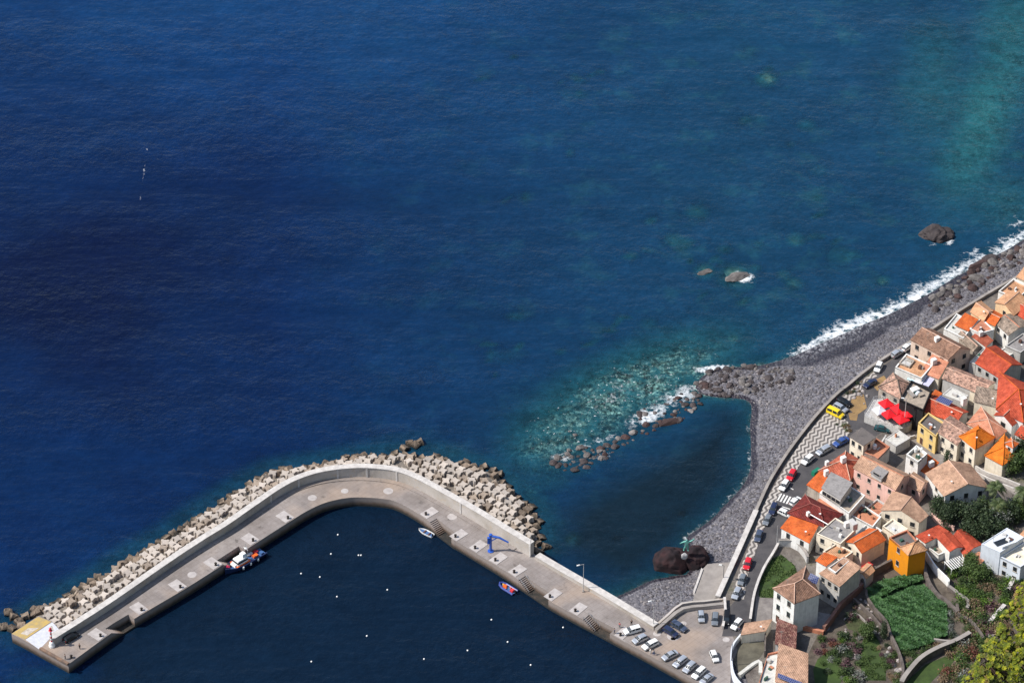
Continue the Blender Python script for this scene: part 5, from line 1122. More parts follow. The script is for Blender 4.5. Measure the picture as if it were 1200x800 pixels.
# ---------------------------------------------------------------- boats
def hull(L,Wd,D,mats,n_=14,blunt=.75,sheer=.3):
    V=[];Fc=[];FM=[]
    for i in range(n_+1):
        s=i/n_; x=-L/2+L*s; f=1-(max(0,s-.45)/.55)**2.4; f=f*(blunt+(1-blunt)*min(1,s*4)); w_=Wd/2*max(.02,f); zt=D+sheer*s*s
        for y,z in ((0,-.35*D),(.6,-.2*D),(.92,.35*D),(1,zt),(.86,zt),(.8,zt*.55),(0,zt*.5)): V.append((x,y*w_,z))
        for y,z in ((.8,zt*.55),(.86,zt),(1,zt),(.92,.35*D),(.6,-.2*D)): V.append((x,-y*w_,z))
    m_=12
    for i in range(n_):
        for k in range(m_):
            a=i*m_+k; b=i*m_+(k+1)%m_; Fc.append((a,b,b+m_,a+m_)); FM.append(1 if k in (5,6) else (2 if k in (3,8) else 0))
    Fc.append(tuple(range(m_))); FM.append(0); Fc.append(tuple(n_*m_+k for k in range(m_))[::-1]); FM.append(0)
    return me('hull',V,Fc,mats,FM)
def heading(u,v,hd,z=0):
    p=P(u,v,z); q=P(u+hd[0],v+hd[1],z); return p,math.atan2(q.y-p.y,q.x-p.x)
OR=paint('safety_orange',(0.72,0.13,0.01),.4); NV=paint('hull_navy',(0.012,0.022,0.07),.3); DKB=paint('deck_blue',(0.05,0.12,0.28),.5)
p,a=heading(286,660,(-38,22)); t=thing('rescue_boat','orange, white and navy rescue boat moored at the left arm of the mole','boat',(p.x,p.y,0),a)
link('hull',hull(12.5,4.3,1.3,[NV,DKB,NV],blunt=.85),t)
fe=MB()
for s in (-1,1): fe.tube([(-6.1,s*2.05,1.35),(1,s*2.1,1.42),(3.8,s*1.6,1.55),(6.1,s*.15,1.75)],.1,6)
fe.build('rail_fender',NV,t)
cab=MB().box((1.2,0,1.9),(3.6,2.5,1.4),0,.82).build('cabin',WPT,t); MB().box((1.2,0,2.15),(3.45,2.32,.45),0,.93).build('windows',CGL,cab)
MB().box((2.9,0,1.55),(1.6,2.1,.6),0,.8).build('foredeck_box',WPT,t); MB().box((1.1,0,2.66),(2.9,2.0,.12)).build('cabin_roof',WPT,t); MB().box((1.2,0,1.35),(4.4,3.0,.3)).build('orange_coaming',OR,t)
MB().box((.2,0,3.2),(1.4,1.5,.9),0,.8).build('flybridge',WPT,t); ms=MB(); ms.tube([(-.8,-.8,2.6),(-.8,-.8,4.6),(-.8,.8,4.6),(-.8,.8,2.6)],.07,6); ms.tube([(-.8,0,4.6),(-.8,0,6.2)],.05,6); ms.build('mast',STEEL,t)
MB().lathe([(.35,0),(.38,.1),(.1,.22)],(-.8,0,4.65),10).build('radar',WPT,t)
MB().box((-3.2,.6,1.15),(1.5,.9,.5)).build('deck_locker',OR,t); MB().box((-2.9,-.9,1.1),(1.0,.8,.4)).build('deck_locker',WPT,t); MB().box((-5.2,.7,1.1),(.8,1.0,.4)).build('deck_locker',DKB,t); MB().box((-4.3,-.6,1.1),(1.2,.9,.4)).build('deck_locker',paint('deck_red',(.5,.03,.04)),t); MB().lathe([(.5,0),(.5,.35),(.2,.45)],(-2.2,-.9,1.0),10).build('rope_coil',WPT,t); MB().tube([(4.9,-.4,2.0),(5.6,.0,2.1),(4.9,.4,2.0)],.22,6).build('bow_fender',paint('fender_red',(.6,.02,.08)),t)
for k in range(3): MB().lathe([(.05,-.5),(.28,-.35),(.28,.35),(.05,.5)],(-3+2.4*k,2.05,.9),8).build('fender',WPT,t)
p,a=heading(499,625,(-18,-9)); t=thing('dinghy','small white open dinghy floating beside the quay steps','boat',(p.x,p.y,0),a)
link('hull',hull(4.6,1.8,.6,[WPT,DKB,WPT],blunt=.8,sheer=.15),t); 
for x in (-1.1,.4): MB().box((x,0,.5),(.35,1.4,.06)).build('thwart',BRW,t)
MB().box((-2.25,0,.7),(.35,.4,.7),0,.8).build('outboard_motor',PK,t)
p,a=heading(595,690,(-18,-11)); t=thing('inflatable_boat','red and blue inflatable boat with orange gear below the quay crane','boat',(p.x,p.y,0),a)
tb=MB(); tb.tube([(-2.6,.95,.35),(1.2,.95,.38),(2.2,.6,.5),(2.7,0,.6),(2.2,-.6,.5),(1.2,-.95,.38),(-2.6,-.95,.35)],.32,10); tb.build('inflatable_tube',paint('tube_navy',(.03,.05,.22)),t)
MB().box((-.2,0,.2),(4.6,1.5,.15)).build('floor',DKB,t); MB().box((-1.6,0,.55),(1,1.1,.6),0,.8).build('console',paint('tube_red',(.6,.04,.04)),t); MB().box((.9,0,.5),(1.1,.9,.5),0,.8).build('seat',OR,t); MB().box((-2.75,0,.75),(.4,.45,.9),0,.8).build('outboard_motor',PK,t)
for k,(x,y) in enumerate(((.2,.4),(1.7,-.2),(-.6,-.4))): MB().lathe([(.05,0),(.22,.1),(.22,.3),(.05,.4)],(x,y,.35),8).build('life_vest',OR if k!=1 else paint('gear_yellow',(.7,.5,.05)),t)
BUO=MB().lathe([(.05,-.2),(.2,-.1),(.25,.06),(.18,.2),(.05,.25)],(0,0,0),10).mesh('mooring_buoy',WPT,smooth=True)
for (u,v) in ((396,626.5),(388,649),(420.3,650.5),(423.2,650.5),(353,672),(375,676),(395,699),(454,691),(576,726),(595,752),(622,779),(497,772),(548,762),(268,640),(365,775),(430,745),(660,735)):
    p=P(u,v,0); tag(link('mooring_buoy',BUO,None,(p.x,p.y,.05)),'small white mooring buoy floating on the harbour water','buoy','white mooring buoys in the harbour')
# ---------------------------------------------------------------- parasol terrace
q=[G(1014,489),G(1060,508),G(1082,494),G(1029,467)]; zt=max(x.z for x in q)+2.0; c=sum(q,Vector((0,0,0)))/4
pp=[P(u,v,zt) for u,v in ((1013,487),(1053,503),(1066,499),(1073,490),(1032,466),(1024,468))]
t=thing('cafe_terrace','raised grey stone cafe terrace carrying the red parasols','terrace',(c.x,c.y,c.z))
L_=[x-Vector((c.x,c.y,c.z)) for x in pp]
MB().prism([(x.x,x.y) for x in L_],-2.5,zt-c.z).build('base',GRY,t)
rl=MB()
for a_,b_ in zip(L_,L_[1:]+L_[:1]):
    for h_ in (.5,1.0): rl.tube([a_+Vector((0,0,h_)),b_+Vector((0,0,h_))],.045,5)
    for k in range(5): w_=a_+(b_-a_)*(k/5); rl.tube([w_,w_+Vector((0,0,1.0))],.05,5)
rl.build('railing',STEEL,t)
PRED=mat('parasol_red',(0.78,0.012,0.02),(0.62,0.01,0.018),1.0,0.8); PWH=mat('parasol_white',(0.74,0.74,0.80),None,1,.8)
def parasol(u,v,s,m,label,group=None,name='parasol'):
    p=P(u,v,zt+2.5); t=thing(name,label,'parasol',(p.x,p.y,zt),.55,group)
    MB().tube([(0,0,0),(0,0,3.1)],.06,6).build('pole',STEEL,t); MB().lathe([(.5,0),(.5,.12),(.1,.2)]).build('base',CONC,t)
    b=MB(); ap=b.bm.verts.new((0,0,3.2)); ap2=b.bm.verts.new((0,0,3.14)); r=[(s,s),(-s,s),(-s,-s),(s,-s)]
    v1=[b.bm.verts.new((x,y,2.35)) for x,y in r]; v2=[b.bm.verts.new((x,y,2.15)) for x,y in r]
    for k in range(4): b.bm.faces.new((ap,v1[k],v1[(k+1)%4])); b.bm.faces.new((v1[k],v2[k],v2[(k+1)%4],v1[(k+1)%4])); b.bm.faces.new((ap2,v2[(k+1)%4],v2[k]))
    b.build('canopy',m,t)
    tb=MB().lathe([(.45,.72),(.45,.76)]); return t
for k,(u,v,s,lb) in enumerate(((1038.5,472,1.6,'red parasol nearest the old stone house'),(1053.5,478,1.8,'red parasol in the back row nearest the black netting'),(1041.5,484.5,1.6,'red parasol beside the white one in the front row'),(1056,490,1.7,'red parasol at the front corner of the terrace'),(1064,484,1.6,'red parasol at the right corner below the black netting'))): parasol(u,v,s,PRED,lb,'red parasols on the cafe terrace')
parasol(1030.5,480,1.5,PWH,'white parasol among the red ones on the terrace')
for k,(u,v) in enumerate(((1036,489),(1044,493),(1051,497),(1026,484),(1048,487),(1034,478))):
    p=P(u,v,zt); t=thing('cafe_table','small brown cafe table standing under the parasols','table',(p.x,p.y,zt),k*.6,'cafe tables on the terrace')
    MB().lathe([(.5,.7),(.5,.75)],n=12).build('tabletop',BRW,t); MB().tube([(0,0,0),(0,0,.7)],.05,6).build('leg',DSTEEL,t)
# blue and white awnings on the white house
AW=mat('awning_blue',(0.38,0.62,0.78),(0.5,0.7,0.8),1,.8); AL=mat('awning_lilac',(0.55,0.55,0.72),None,1,.8)
def awning(px,z0,z1,m,label):
    zb=G(px[0][0],px[0][1]+8).z; pts=[P(u,v,zb+(z0 if i<2 else z1)) for i,(u,v) in enumerate(px)]; c=sum(pts,Vector())/4
    t=thing('awning',label,'awning',(c.x,c.y,zb)); o=Vector((c.x,c.y,zb)); link('canopy',uvmesh('canopy',[[p_-o for p_ in pts]],[m],None,.06),t)
    b=MB(); [b.tube([p_-o-Vector((0,0,.05)),Vector(((p_-o).x,(p_-o).y,0))],.05,5) for p_ in pts]; b.build('posts',STEEL,t)
awning([(1063,444),(1071,447),(1078,437),(1069,431)],3.6,4.6,AW,'pale blue awning in front of the white terrace house'); awning([(1071,447),(1080,450),(1087,440),(1080,436)],4,4.8,PWH,'white awning right of the pale blue awning'); awning([(1081,450),(1088,453),(1096,443),(1088,440)],3.8,4.2,AL,'lilac awning right of the white awning')
# ---------------------------------------------------------------- people
SKIN=mat('skin',(0.42,0.24,0.16),None,4,.6); HAIR=mat('hair',(0.03,0.02,0.015),None,4,.7)
def skin(name,pts,edges,rad,m,parent,root=0):
    me_=bpy.data.meshes.new(name); me_.from_pydata(pts,edges,[]); me_.materials.append(m); o=link(name,me_,parent)
    md=o.modifiers.new('s','SKIN'); md.use_smooth_shade=True
    for k,r in enumerate(rad):
        d=me_.skin_vertices[0].data[k]; d.radius=(r,r) if not hasattr(r,'__len__') else r; d.use_root=(k==root)
    o.modifiers.new('u','SUBSURF').levels=1; return o
def person(p,rz,top,legs_,label,step=.12,h=1.0):
    t=thing('person',label,'person',p,rz); t.scale=(h,)*3; s=step
    pts=[(0,0,.95),(0,0,1.2),(0,0,1.42),(0,0,1.54),(0,.01,1.68),(0,.01,1.75),(0,.2,1.4),(.05,.27,1.12),(.16,.26,.88),(.22,.25,.80),(0,-.2,1.4),(-.05,-.27,1.12),(.1,-.27,.88),(.14,-.27,.8),(0,.1,.9),(s,.11,.5),(s*.9,.11,.1),(s*.9+.14,.11,.05),(0,-.1,.9),(-s*.3,-.11,.5),(-s*1.2,-.11,.1),(-s*1.2+.14,-.11,.05)]
    ed=[(0,1),(1,2),(2,3),(3,4),(4,5),(2,6),(6,7),(7,8),(8,9),(2,10),(10,11),(11,12),(12,13),(0,14),(14,15),(15,16),(16,17),(0,18),(18,19),(19,20),(20,21)]
    rad=[.13,.12,.13,.055,.1,.07,.06,.048,.038,.035,.06,.048,.038,.035,.09,.062,.042,.035,.09,.062,.042,.035]
    body=skin('body',pts,ed,rad,SKIN,t)
    skin('shirt',[pts[i] for i in (0,1,2,6,7,10,11)],[(0,1),(1,2),(2,3),(3,4),(2,5),(5,6)],[.16,.15,.155,.085,.07,.085,.07],top,t)
    skin('trousers',[pts[i] for i in (0,14,15,16,18,19,20)],[(0,1),(1,2),(2,3),(0,4),(4,5),(5,6)],[.155,.11,.085,.07,.11,.085,.07],legs_,t)
    MB().lathe([(.105,0),(.115,.05),(.09,.11),(.02,.14)],(-.015,.01,1.70),10).build('hair',HAIR,t,smooth=True)
cl=lambda n_,c_:mat('cloth_'+n_,c_,None,3,.9)
for u,v,rz,a_,b_,lb in ((726,735,1,'pink','grey','person in a pink top standing near the white estate car'),(740,732,2,'black','black','person in black behind the leftmost white estate car'),(720,742,0,'dkblue','grey','person in dark blue at the corner of the quay edge'),(762,765,.5,'white','white','person in white sitting out by the quay parapet, left of two'),(766,767,2.4,'white','blue','person in white top beside another by the quay parapet'),(93.5,760,1.2,'black','black','person in black walking near the end of the mole'),(76.5,772,.3,'black','grey','person in black at the tip of the mole near the corner'),(866,740,2,'blue','grey','person in blue at the road corner by the white hatchback')):
    cs={'pink':(.6,.12,.16),'grey':(.15,.15,.16),'black':(.015,.015,.018),'dkblue':(.03,.06,.14),'white':(.7,.7,.68),'blue':(.05,.12,.3)}
    p=P(u,v,A0); person((p.x,p.y,A0+.005),rz,cl(a_,cs[a_]),cl(b_,cs[b_]),lb)
# statue on the maroon rock
bpy.context.view_layer.update()
VER=mat('verdigris_bronze',(0.16,0.42,0.36),(0.07,0.2,0.18),3,.5,metal=.4)
p=P(804.5,646,5.0); t=thing('statue','green verdigris statue of a man standing on a white stone on the rock','statue',(p.x,p.y,4.6))
pl=rockmesh('plinth',mat('white_stone',(0.45,0.44,0.43),(0.28,0.28,0.28),1,.9),51,3,1.0,.25); link('plinth',pl,t,(-.6,-.9,-.3),None,(.9,.45,1.15))
S_=1.55; pts=[(0,0,.95),(0,0,1.25),(0,0,1.5),(0,0,1.62),(0,0,1.8),(.35,0,1.45),(.75,0,1.7),(1.0,0,2.0),(-.35,0,1.45),(-.7,0,1.25),(-.9,.1,1.0),(.15,0,.5),(.2,0,0),(-.2,0,.5),(-.35,.1,0),(.2,-.2,-.02),(-.35,-.12,-.02)]
skin('figure',[tuple(x*S_*1.25 for x in q) for q in pts],[(0,1),(1,2),(2,3),(3,4),(2,5),(5,6),(6,7),(2,8),(8,9),(9,10),(0,11),(11,12),(12,15),(0,13),(13,14),(14,16)],[x*2.5 for x in (.17,.17,.2,.08,.15,.1,.08,.06,.1,.08,.06,.13,.09,.13,.09,.07,.07)],VER,t).location=(0,0,.9)
# ---------------------------------------------------------------- garden ground, walls
LAWN=mat('lawn',(0.05,0.085,0.02),(0.03,0.05,0.015),0.35,0.95,0.6,7,coords='pos')
DSOIL=mat('dark_soil',(0.12,0.10,0.08),(0.055,0.045,0.036),0.5,0.95,0.7,3,coords='pos')
FSOIL=mat('field_green',(0.022,0.055,0.014),(0.014,0.035,0.01),0.5,.95,.5,4,coords='pos')
patch('dark_soil',[(985,700),(1010,688),(1020,670),(1060,660),(1090,655),(1120,660),(1160,668),(1240,640),(1260,850),(950,850),(945,770),(965,730)],DSOIL,0.03)
FIELD=[(1016,694),(1030,684),(1063,676),(1079,677),(1084,690),(1096,700),(1107,712),(1110,735),(1108,747),(1085,757),(1062,765),(1056,763),(1047,748),(1040,730),(1028,718),(1016,703)]
patch('field',FIELD,FSOIL,0.08)
patch('lawn',[(1012,748),(1024,742),(1031,752),(1032,770),(1038,782),(1038,797),(1012,797),(1008,780),(1006,764)],LAWN,0.07)
patch('lawn',[(958,772),(968,765),(984,766),(990,785),(985,800),(955,800),(953,785)],LAWN,0.07)
patch('lawn',[(1060,800),(1085,778),(1110,768),(1122,768),(1115,778),(1100,790),(1085,805)],LAWN,0.07)
patch('paving',[(939,721),(955,716),(975,720),(972,738),(964,742),(941,736)],GRT,0.08)
patch('paving',[(868,748),(896,752),(897,760),(880,785),(866,790),(860,775)],mat('dusty_yard',(0.13,0.12,0.09),(0.07,0.065,0.05),.4,.95,coords='pos'),0.05)
patch('garden_bed',[(989,727),(1002,721),(1017,733),(1008,741),(994,737)],mat('bed_green',(0.07,0.085,0.035),(0.04,0.045,0.02),.5,.95,.5,3,coords='pos'),0.09)
BRKW=mat('brick_wall',(0.26,0.13,0.10),(0.15,0.085,0.07),1,.95,.5,4,coords='pos')
def gwall(px,h,th,m,label,cap=None,name='garden_wall'):
    pl=smooth_pl([G(u,v)[:2] for u,v in px],4); return wallstrip(name,pl,lambda i,p:g(p.x,p.y)-1.0,lambda i,p:g(p.x,p.y)+h,th,m,label,cap=cap)
gwall([(912,640),(906,651),(894,671),(884,698),(879,729)],1.2,.4,CONC,'pale wall along the inland side of the road above the grass plot',CONCL)
gwall([(912,640),(930,641),(942,652),(946,660)],2.2,.5,GRY,'grey retaining wall above the grass plot',CONC)
gwall([(868,748),(858,762),(857,780),(860,795),(868,806)],1.6,.4,BLW,'curving white-blue wall at the right side of the car park')
gwall([(868,752),(896,746)],1.4,.35,CONC,'pale wall under the tan lean-to roof'); gwall([(897,738),(896,770)],2.2,.35,DSTONE,'dark dividing wall beside the maroon tile lean-to')
gwall([(866,792),(889,776),(891,790)],.7,.9,PGT,'white stair wall left of the bottom tan-roofed house')
gwall([(939,736),(939,722),(941,720)],1.4,.6,SAL,'salmon wall at the left of the small grey yard'); gwall([(940,737),(965,743)],1.2,.7,SAL,'salmon wall at the front of the small grey yard')
gwall([(965,741),(975,728),(985,714),(998,702),(1010,690)],2.2,.8,BRKW,'reddish wall beside the path behind the grey tower house')
gwall([(1009,688),(1022,676),(1040,666),(1056,658)],2.5,.6,DSTONE,'dark high wall along the top of the green field')
gwall([(1015,695),(1016,704),(1027,719),(1038,732),(1044,748),(1052,765),(1058,785),(1056,800)],1.4,.6,DSTONE,'rough stone wall along the left side of the green field')
gwall([(1056,806),(1062,796),(1078,778),(1098,766),(1120,757),(1136,748)],2.2,.9,DSTONE,'curved dark retaining wall below the green field',CONC)
gwall([(1082,661),(1086,682),(1096,699),(1110,710),(1122,722)],1.8,.8,DSTONE,'stone wall along the path right of the green field')
gwall([(1085,655),(1096,672),(1110,686),(1111,690)],2.6,.35,WHITE,'long white wall in front of the inner-terrace red roofs')
gwall([(1111,690),(1124,700),(1134,708),(1133,716)],1.2,.6,DSTONE,'narrow stone wall continuing from the long white wall',CONC)
gwall([(1121,712),(1124,724),(1136,730),(1148,745),(1152,752)],1.5,.7,DSTONE,'winding stone wall at the foot of the bushy slope')
gwall([(1094,752),(1108,754),(1122,754)],1.2,.5,CONC,'pale low wall at the lower edge of the green field'); gwall([(1158,733),(1167,722),(1177,711)],1.0,1.0,CONCL,'pale concrete slab wall on the bushy slope')
gwall([(1181,694),(1188,680)],1.2,1.0,CONCL,'short white wall piece on the slope below the blue-white house')
gwall([(989,727),(1003,720),(1018,734)],.6,.3,CONC,'pale edging of the small garden bed'); gwall([(1000,705),(1008,712),(1022,725),(1036,742)],1.4,.5,DSTONE,'broken rubble wall left of the green field')
gwall([(1140,547),(1155,556),(1172,562),(1195,571)],1.1,.4,CONCL,'pale wall along the lane above the palms'); gwall([(1140,553),(1158,563),(1195,578)],1.0,.4,CONCL,'second pale wall along the lane above the palms')
gwall([(1092,606),(1100,614),(1118,622)],1.6,.4,PNK,'pink wall behind the inner-terrace red roofs'); gwall([(1038,513),(1028,532),(1050,520),(1072,513)],1.0,.4,GRY,'grey wall along the lane below the parasol terrace')
# ---------------------------------------------------------------- foliage
def leafmat(name,c,c2,c3,ns=1.1):
    n=NT(name); col=n.ramp(n.noise(n.obj(),ns,4,.65),[(0.34,c2),(0.5,c),(0.68,c3)])
    hs=n.n('ShaderNodeHueSaturation'); n.l(col,hs.inputs['Color']); n.l(n.math('MULTIPLY_ADD',n.rnd(),.3,.85),hs.inputs['Value'])
    n.l(hs.outputs[0],n.b.inputs['Base Color']); n.val(n.b,Roughness=.6); n.b.inputs['Specular IOR Level'].default_value=.25; return n.m
def leafcloud(name,m,lobes,n_,sz,seed,up=.3,clump=12,shape='quad'):
    r=np.random.RandomState(seed); V=[];Fc=[];W=np.array([l[3]*l[4]*l[5] for l in lobes]); W=W/W.sum()
    nc=max(1,n_//clump)
    for _ in range(nc):
        l=lobes[r.choice(len(lobes),p=W)]; d=r.normal(size=3); d/=np.linalg.norm(d); rad=r.rand()**.33*(.75+.3*r.rand()); c=np.array(l[:3])+d*rad*np.array(l[3:6])
        for _ in range(clump):
            p=c+r.normal(size=3)*sz*1.3; nn=d*.6+r.normal(size=3)*.7+np.array((0,0,up)); nn/=np.linalg.norm(nn)+1e-9
            a=np.cross(nn,r.normal(size=3)); a/=np.linalg.norm(a)+1e-9; b=np.cross(nn,a); s=sz*(.6+.8*r.rand()); k=len(V)
            V+=[tuple(p-a*s*.5),tuple(p+b*s*.35),tuple(p+a*s*.6),tuple(p-b*s*.35)]; Fc.append((k,k+1,k+2,k+3))
    return me(name,V,Fc,[m])
DG=leafmat('leaf_dark',(0.030,0.050,0.022),(0.016,0.028,0.014),(0.06,0.085,0.035)); MG=leafmat('leaf_mid',(0.05,0.085,0.022),(0.025,0.045,0.014),(0.09,0.13,0.035)); BG=leafmat('leaf_bright',(0.08,0.15,0.02),(0.04,0.08,0.015),(0.13,0.2,0.03))
DRY=leafmat('leaf_dry',(0.17,0.12,0.07),(0.08,0.055,0.035),(0.28,0.21,0.13)); RDY=leafmat('leaf_reddry',(0.13,0.045,0.03),(0.06,0.025,0.02),(0.22,0.10,0.06)); GYL=leafmat('leaf_grey',(0.17,0.18,0.16),(0.08,0.09,0.08),(0.3,0.31,0.29)); PUR=leafmat('leaf_purple',(0.10,0.05,0.06),(0.05,0.03,0.035),(0.2,0.11,0.12))
BARK=mat('bark',(0.12,0.09,0.07),(0.06,0.045,0.035),3,.9,.6,10)
def tree_meshes(seed,m,r=3.2,h=3.0,n_=2600,sz=.38):
    q=random.Random(seed); lb=[(q.uniform(-.5,.5)*r,q.uniform(-.5,.5)*r,h+q.uniform(-.3,.6)*r*.6,r*q.uniform(.4,.65),r*q.uniform(.4,.65),r*q.uniform(.35,.55)) for _ in range(7)]
    b=MB(); b.tube([(0,0,-.6),(.1,0,h*.4),(0,.1,h*.75)],[.28,.2,.14],8)
    for l in lb: b.tube([(0,0,h*.5),((l[0])*.6,(l[1])*.6,h*.5+(l[2]-h*.5)*.6),(l[0],l[1],l[2])],[.13,.08,.03],5)
    return leafcloud('crown',m,lb,n_,sz,seed),b.mesh('trunk',BARK)
def tree(u,v,ms,s,label,cat='tree',name='tree',group=None,lift=0):
    p=G(u,v); t=thing(name,label,cat,p,R.uniform(0,6),group); t.scale=(s,)*3; link('crown',ms[0],t); link('trunk',ms[1],t); return t
TD=[tree_meshes(i,DG) for i in (1,2)]; TM=[tree_meshes(i,MG) for i in (3,4)]; TG=tree_meshes(5,GYL,n_=900,sz=.3)
for k,(u,v,ms,s,lb) in enumerate(((1101,604,TD[0],1.0,'dark bushy tree in the villa garden, leftmost by the tan gabled house'),(1112,612,TD[1],1.05,'dark bushy tree right beside the leftmost garden tree'),(1121,603,TD[0],.8,'small dark tree against the white villa wall'),(1145,615,TD[1],1.35,'big dark round tree in the middle of the villa garden'),(1160,628,TD[0],1.35,'big dark tree directly above the blue-white house'),(1152,604,TM[0],.9,'green tree behind the big round garden tree'),(1174,616,TG,1.2,'greyish thin-leaved tree among the dark garden trees'),(1185,610,TD[1],1.1,'dark tree below the right-hand palm'),(1140,632,TD[0],1.0,'dark tree just above the right-hand red roof'),(1196,538,TD[0],1.35,'dark round tree at the right edge beside the orange court house'),(1186,552,TM[1],1.2,'bright green tree in the court below the orange roof house'),(1199,605,TM[0],1.1,'green tree at the right edge under the palm'),(1133,668,TM[1],.9,'green tree on the slope below the small salmon roof'),(1146,680,TM[0],.9,'green tree on the slope left of the blue-white house base'),(1018,748,TM[1],.8,'leafy tree at the head of the long lawn'),(1178,634,TD[1],.7,'small dark tree behind the blue-white house'))): tree(u,v,ms,s,lb)
cy=leafcloud('crown',DG,[(0,0,1.6,.75,.75,1.3),(0,0,3.2,.7,.7,1.4),(0,0,4.8,.5,.5,1.3),(0,0,6,.28,.28,1.1)],1500,.25,9); cb_=MB().tube([(0,0,-.5),(0,0,5)],[.15,.05],6).mesh('trunk',BARK)
for u,v,s,lb in ((1109,549,1.05,'tall dark cypress beside the row houses'),(1191,615,1.0,'dark cypress among the garden trees at right'),(1035,748,.95,'dark slim cypress beside the green field wall')): tree(u,v,(cy,cb_),s,lb,'cypress','cypress_tree')
# palms: fronds as arching leaflet strips
def palm(u,v,hh,s,label):
    p=G(u,v); t=thing('palm_tree',label,'palm tree',p,R.uniform(0,6)); t.scale=(s,)*3
    MB().tube([(0,0,-.5),(.1,0,hh*.5),(0,0,hh)],[.32,.24,.26],8).build('trunk',BARK,t)
    V=[];Fc=[];q=random.Random(u)
    for k in range(34):
        az=k*2.4; el=q.uniform(-.1,1.15); L=q.uniform(2.2,2.9); d=Vector((math.cos(az),math.sin(az),0)); sd_=Vector((-d.y,d.x,0)); pr=None
        for i in range(15):
            s_=i/14; pos_=Vector((0,0,hh))+d*(L*s_*math.cos(el*.8))+Vector((0,0,L*(math.sin(el)*s_-.75*s_*s_)))
            if pr is not None:
                for sg in (-1,1):
                    b_=len(V); w_=.62*math.sin(math.pi*min(1,s_*.92+.08)); dr=sd_*sg*w_+d*.22-Vector((0,0,.3*w_))
                    V+=[tuple(pr),tuple(pos_),tuple(pos_+dr),tuple(pr+dr*.96-(pos_-pr)*-.45)]; Fc.append((b_,b_+1,b_+2,b_+3)) 
            pr=pos_
    link('crown',me('crown',V,Fc,[PALMM]),t)
PALMM=leafmat('palm_leaf',(0.05,0.075,0.025),(0.03,0.04,0.018),(0.12,0.13,0.05))
palm(1165,592,5.6,1.15,'palm tree above the villa corner, upper left of the three'); palm(1168,612,5.2,1.2,'palm tree lower left of the three, in the dark garden'); palm(1197,606,7.5,1.2,'tall palm tree at the right edge of the garden')
# shrubs scattered over the slope
SHM=[(leafcloud('shrub',m,[(0,0,.5,.9,.9,.6),(.5,.3,.4,.6,.6,.5),(-.4,.4,.35,.6,.5,.4)],420,.24,30+i),lb) for i,(m,lb) in enumerate(((MG,'green'),(DG,'dark green'),(DRY,'dry straw-coloured'),(RDY,'dry reddish'),(GYL,'silvery grey'),(PUR,'purple-brown'),(BG,'bright green')))]
def shrubs(px,n_,kinds,smin,smax,where,seed):
    q=random.Random(seed); xs_=[a for a,b in px]; ys_=[b for a,b in px]; k=0; tr=0
    while k<n_ and tr<n_*30:
        tr+=1; u,v=q.uniform(min(xs_),max(xs_)),q.uniform(min(ys_),max(ys_))
        if not inside(np.array([u]),np.array([v]),px)[0] or inside(np.array([u]),np.array([v]),FIELD)[0]: continue
        m,lb=SHM[q.choice(kinds)]; p=G(u,v); s=q.uniform(smin,smax)
        tag(link('shrub',m,None,p,(0,0,q.uniform(0,6)),(s,s,s*q.uniform(.7,1.1))),'%s shrub %s'%(lb,where),'shrub','%s shrubs %s'%(lb,where)); k+=1
shrubs([(1112,712),(1140,690),(1190,680),(1200,700),(1160,760),(1140,745)],95,[0,0,1,6,2,5,6,0],.8,1.7,'on the slope right of the green field',1)
shrubs([(1120,755),(1155,745),(1150,790),(1125,800),(1105,800),(1110,775)],56,[3,2,0,2,0,4,0,6],.8,1.7,'on the reddish bank beside the yellow-green bush',2)
shrubs([(1035,750),(1055,770),(1056,800),(1040,800),(1030,760)],24,[5,0,0,2,4,0,1],.6,1.2,'between the long lawn and the stone wall',3)
shrubs([(985,742),(1008,745),(1010,800),(985,800)],34,[4,1,5,0,0,6],.7,1.5,'between the two lawns at the bottom',4)
shrubs([(1108,665),(1150,660),(1170,690),(1140,700),(1118,690)],42,[0,1,0,6,2],.8,1.6,'on the bank below the red roofs',5)
shrubs([(950,742),(975,745),(985,765),(960,770)],14,[5,3,1,0],.6,1.2,'below the small grey yard',6)
shrubs([(1002,705),(1036,728),(1036,745),(990,730)],22,[5,2,1,0],.5,1.0,'in the rubble strip left of the green field',7)
shrubs([(1100,590),(1170,600),(1195,632),(1150,632),(1100,625)],20,[1,1,2,3],.7,1.4,'under the trees of the villa garden',8)
shrubs([(1060,768),(1100,755),(1112,758),(1080,775),(1066,785)],20,[0,6,2,1],.6,1.2,'at the lower edge of the green field',9)
shrubs([(1110,700),(1118,715),(1120,748),(1112,748)],16,[0,1,4,4],.7,1.2,'along the right edge of the green field',10)
shrubs([(1150,680),(1200,655),(1205,690),(1160,700)],20,[1,5,2,0],.7,1.4,'below the blue-white modern house',11)
shrubs([(958,772),(984,768),(988,798),(955,798)],10,[1,0,4],.5,1.1,'on the small lawn behind the bottom house',12)
shrubs([(974,490),(995,500),(1000,507),(985,505)],9,[0,2,1],.35,.7,'in the promenade flower bed by the yellow van',13)
shrubs([(990,462),(1010,446),(1014,452),(998,468)],9,[1,2,1],.35,.7,'along the seawall above the yellow van',14)
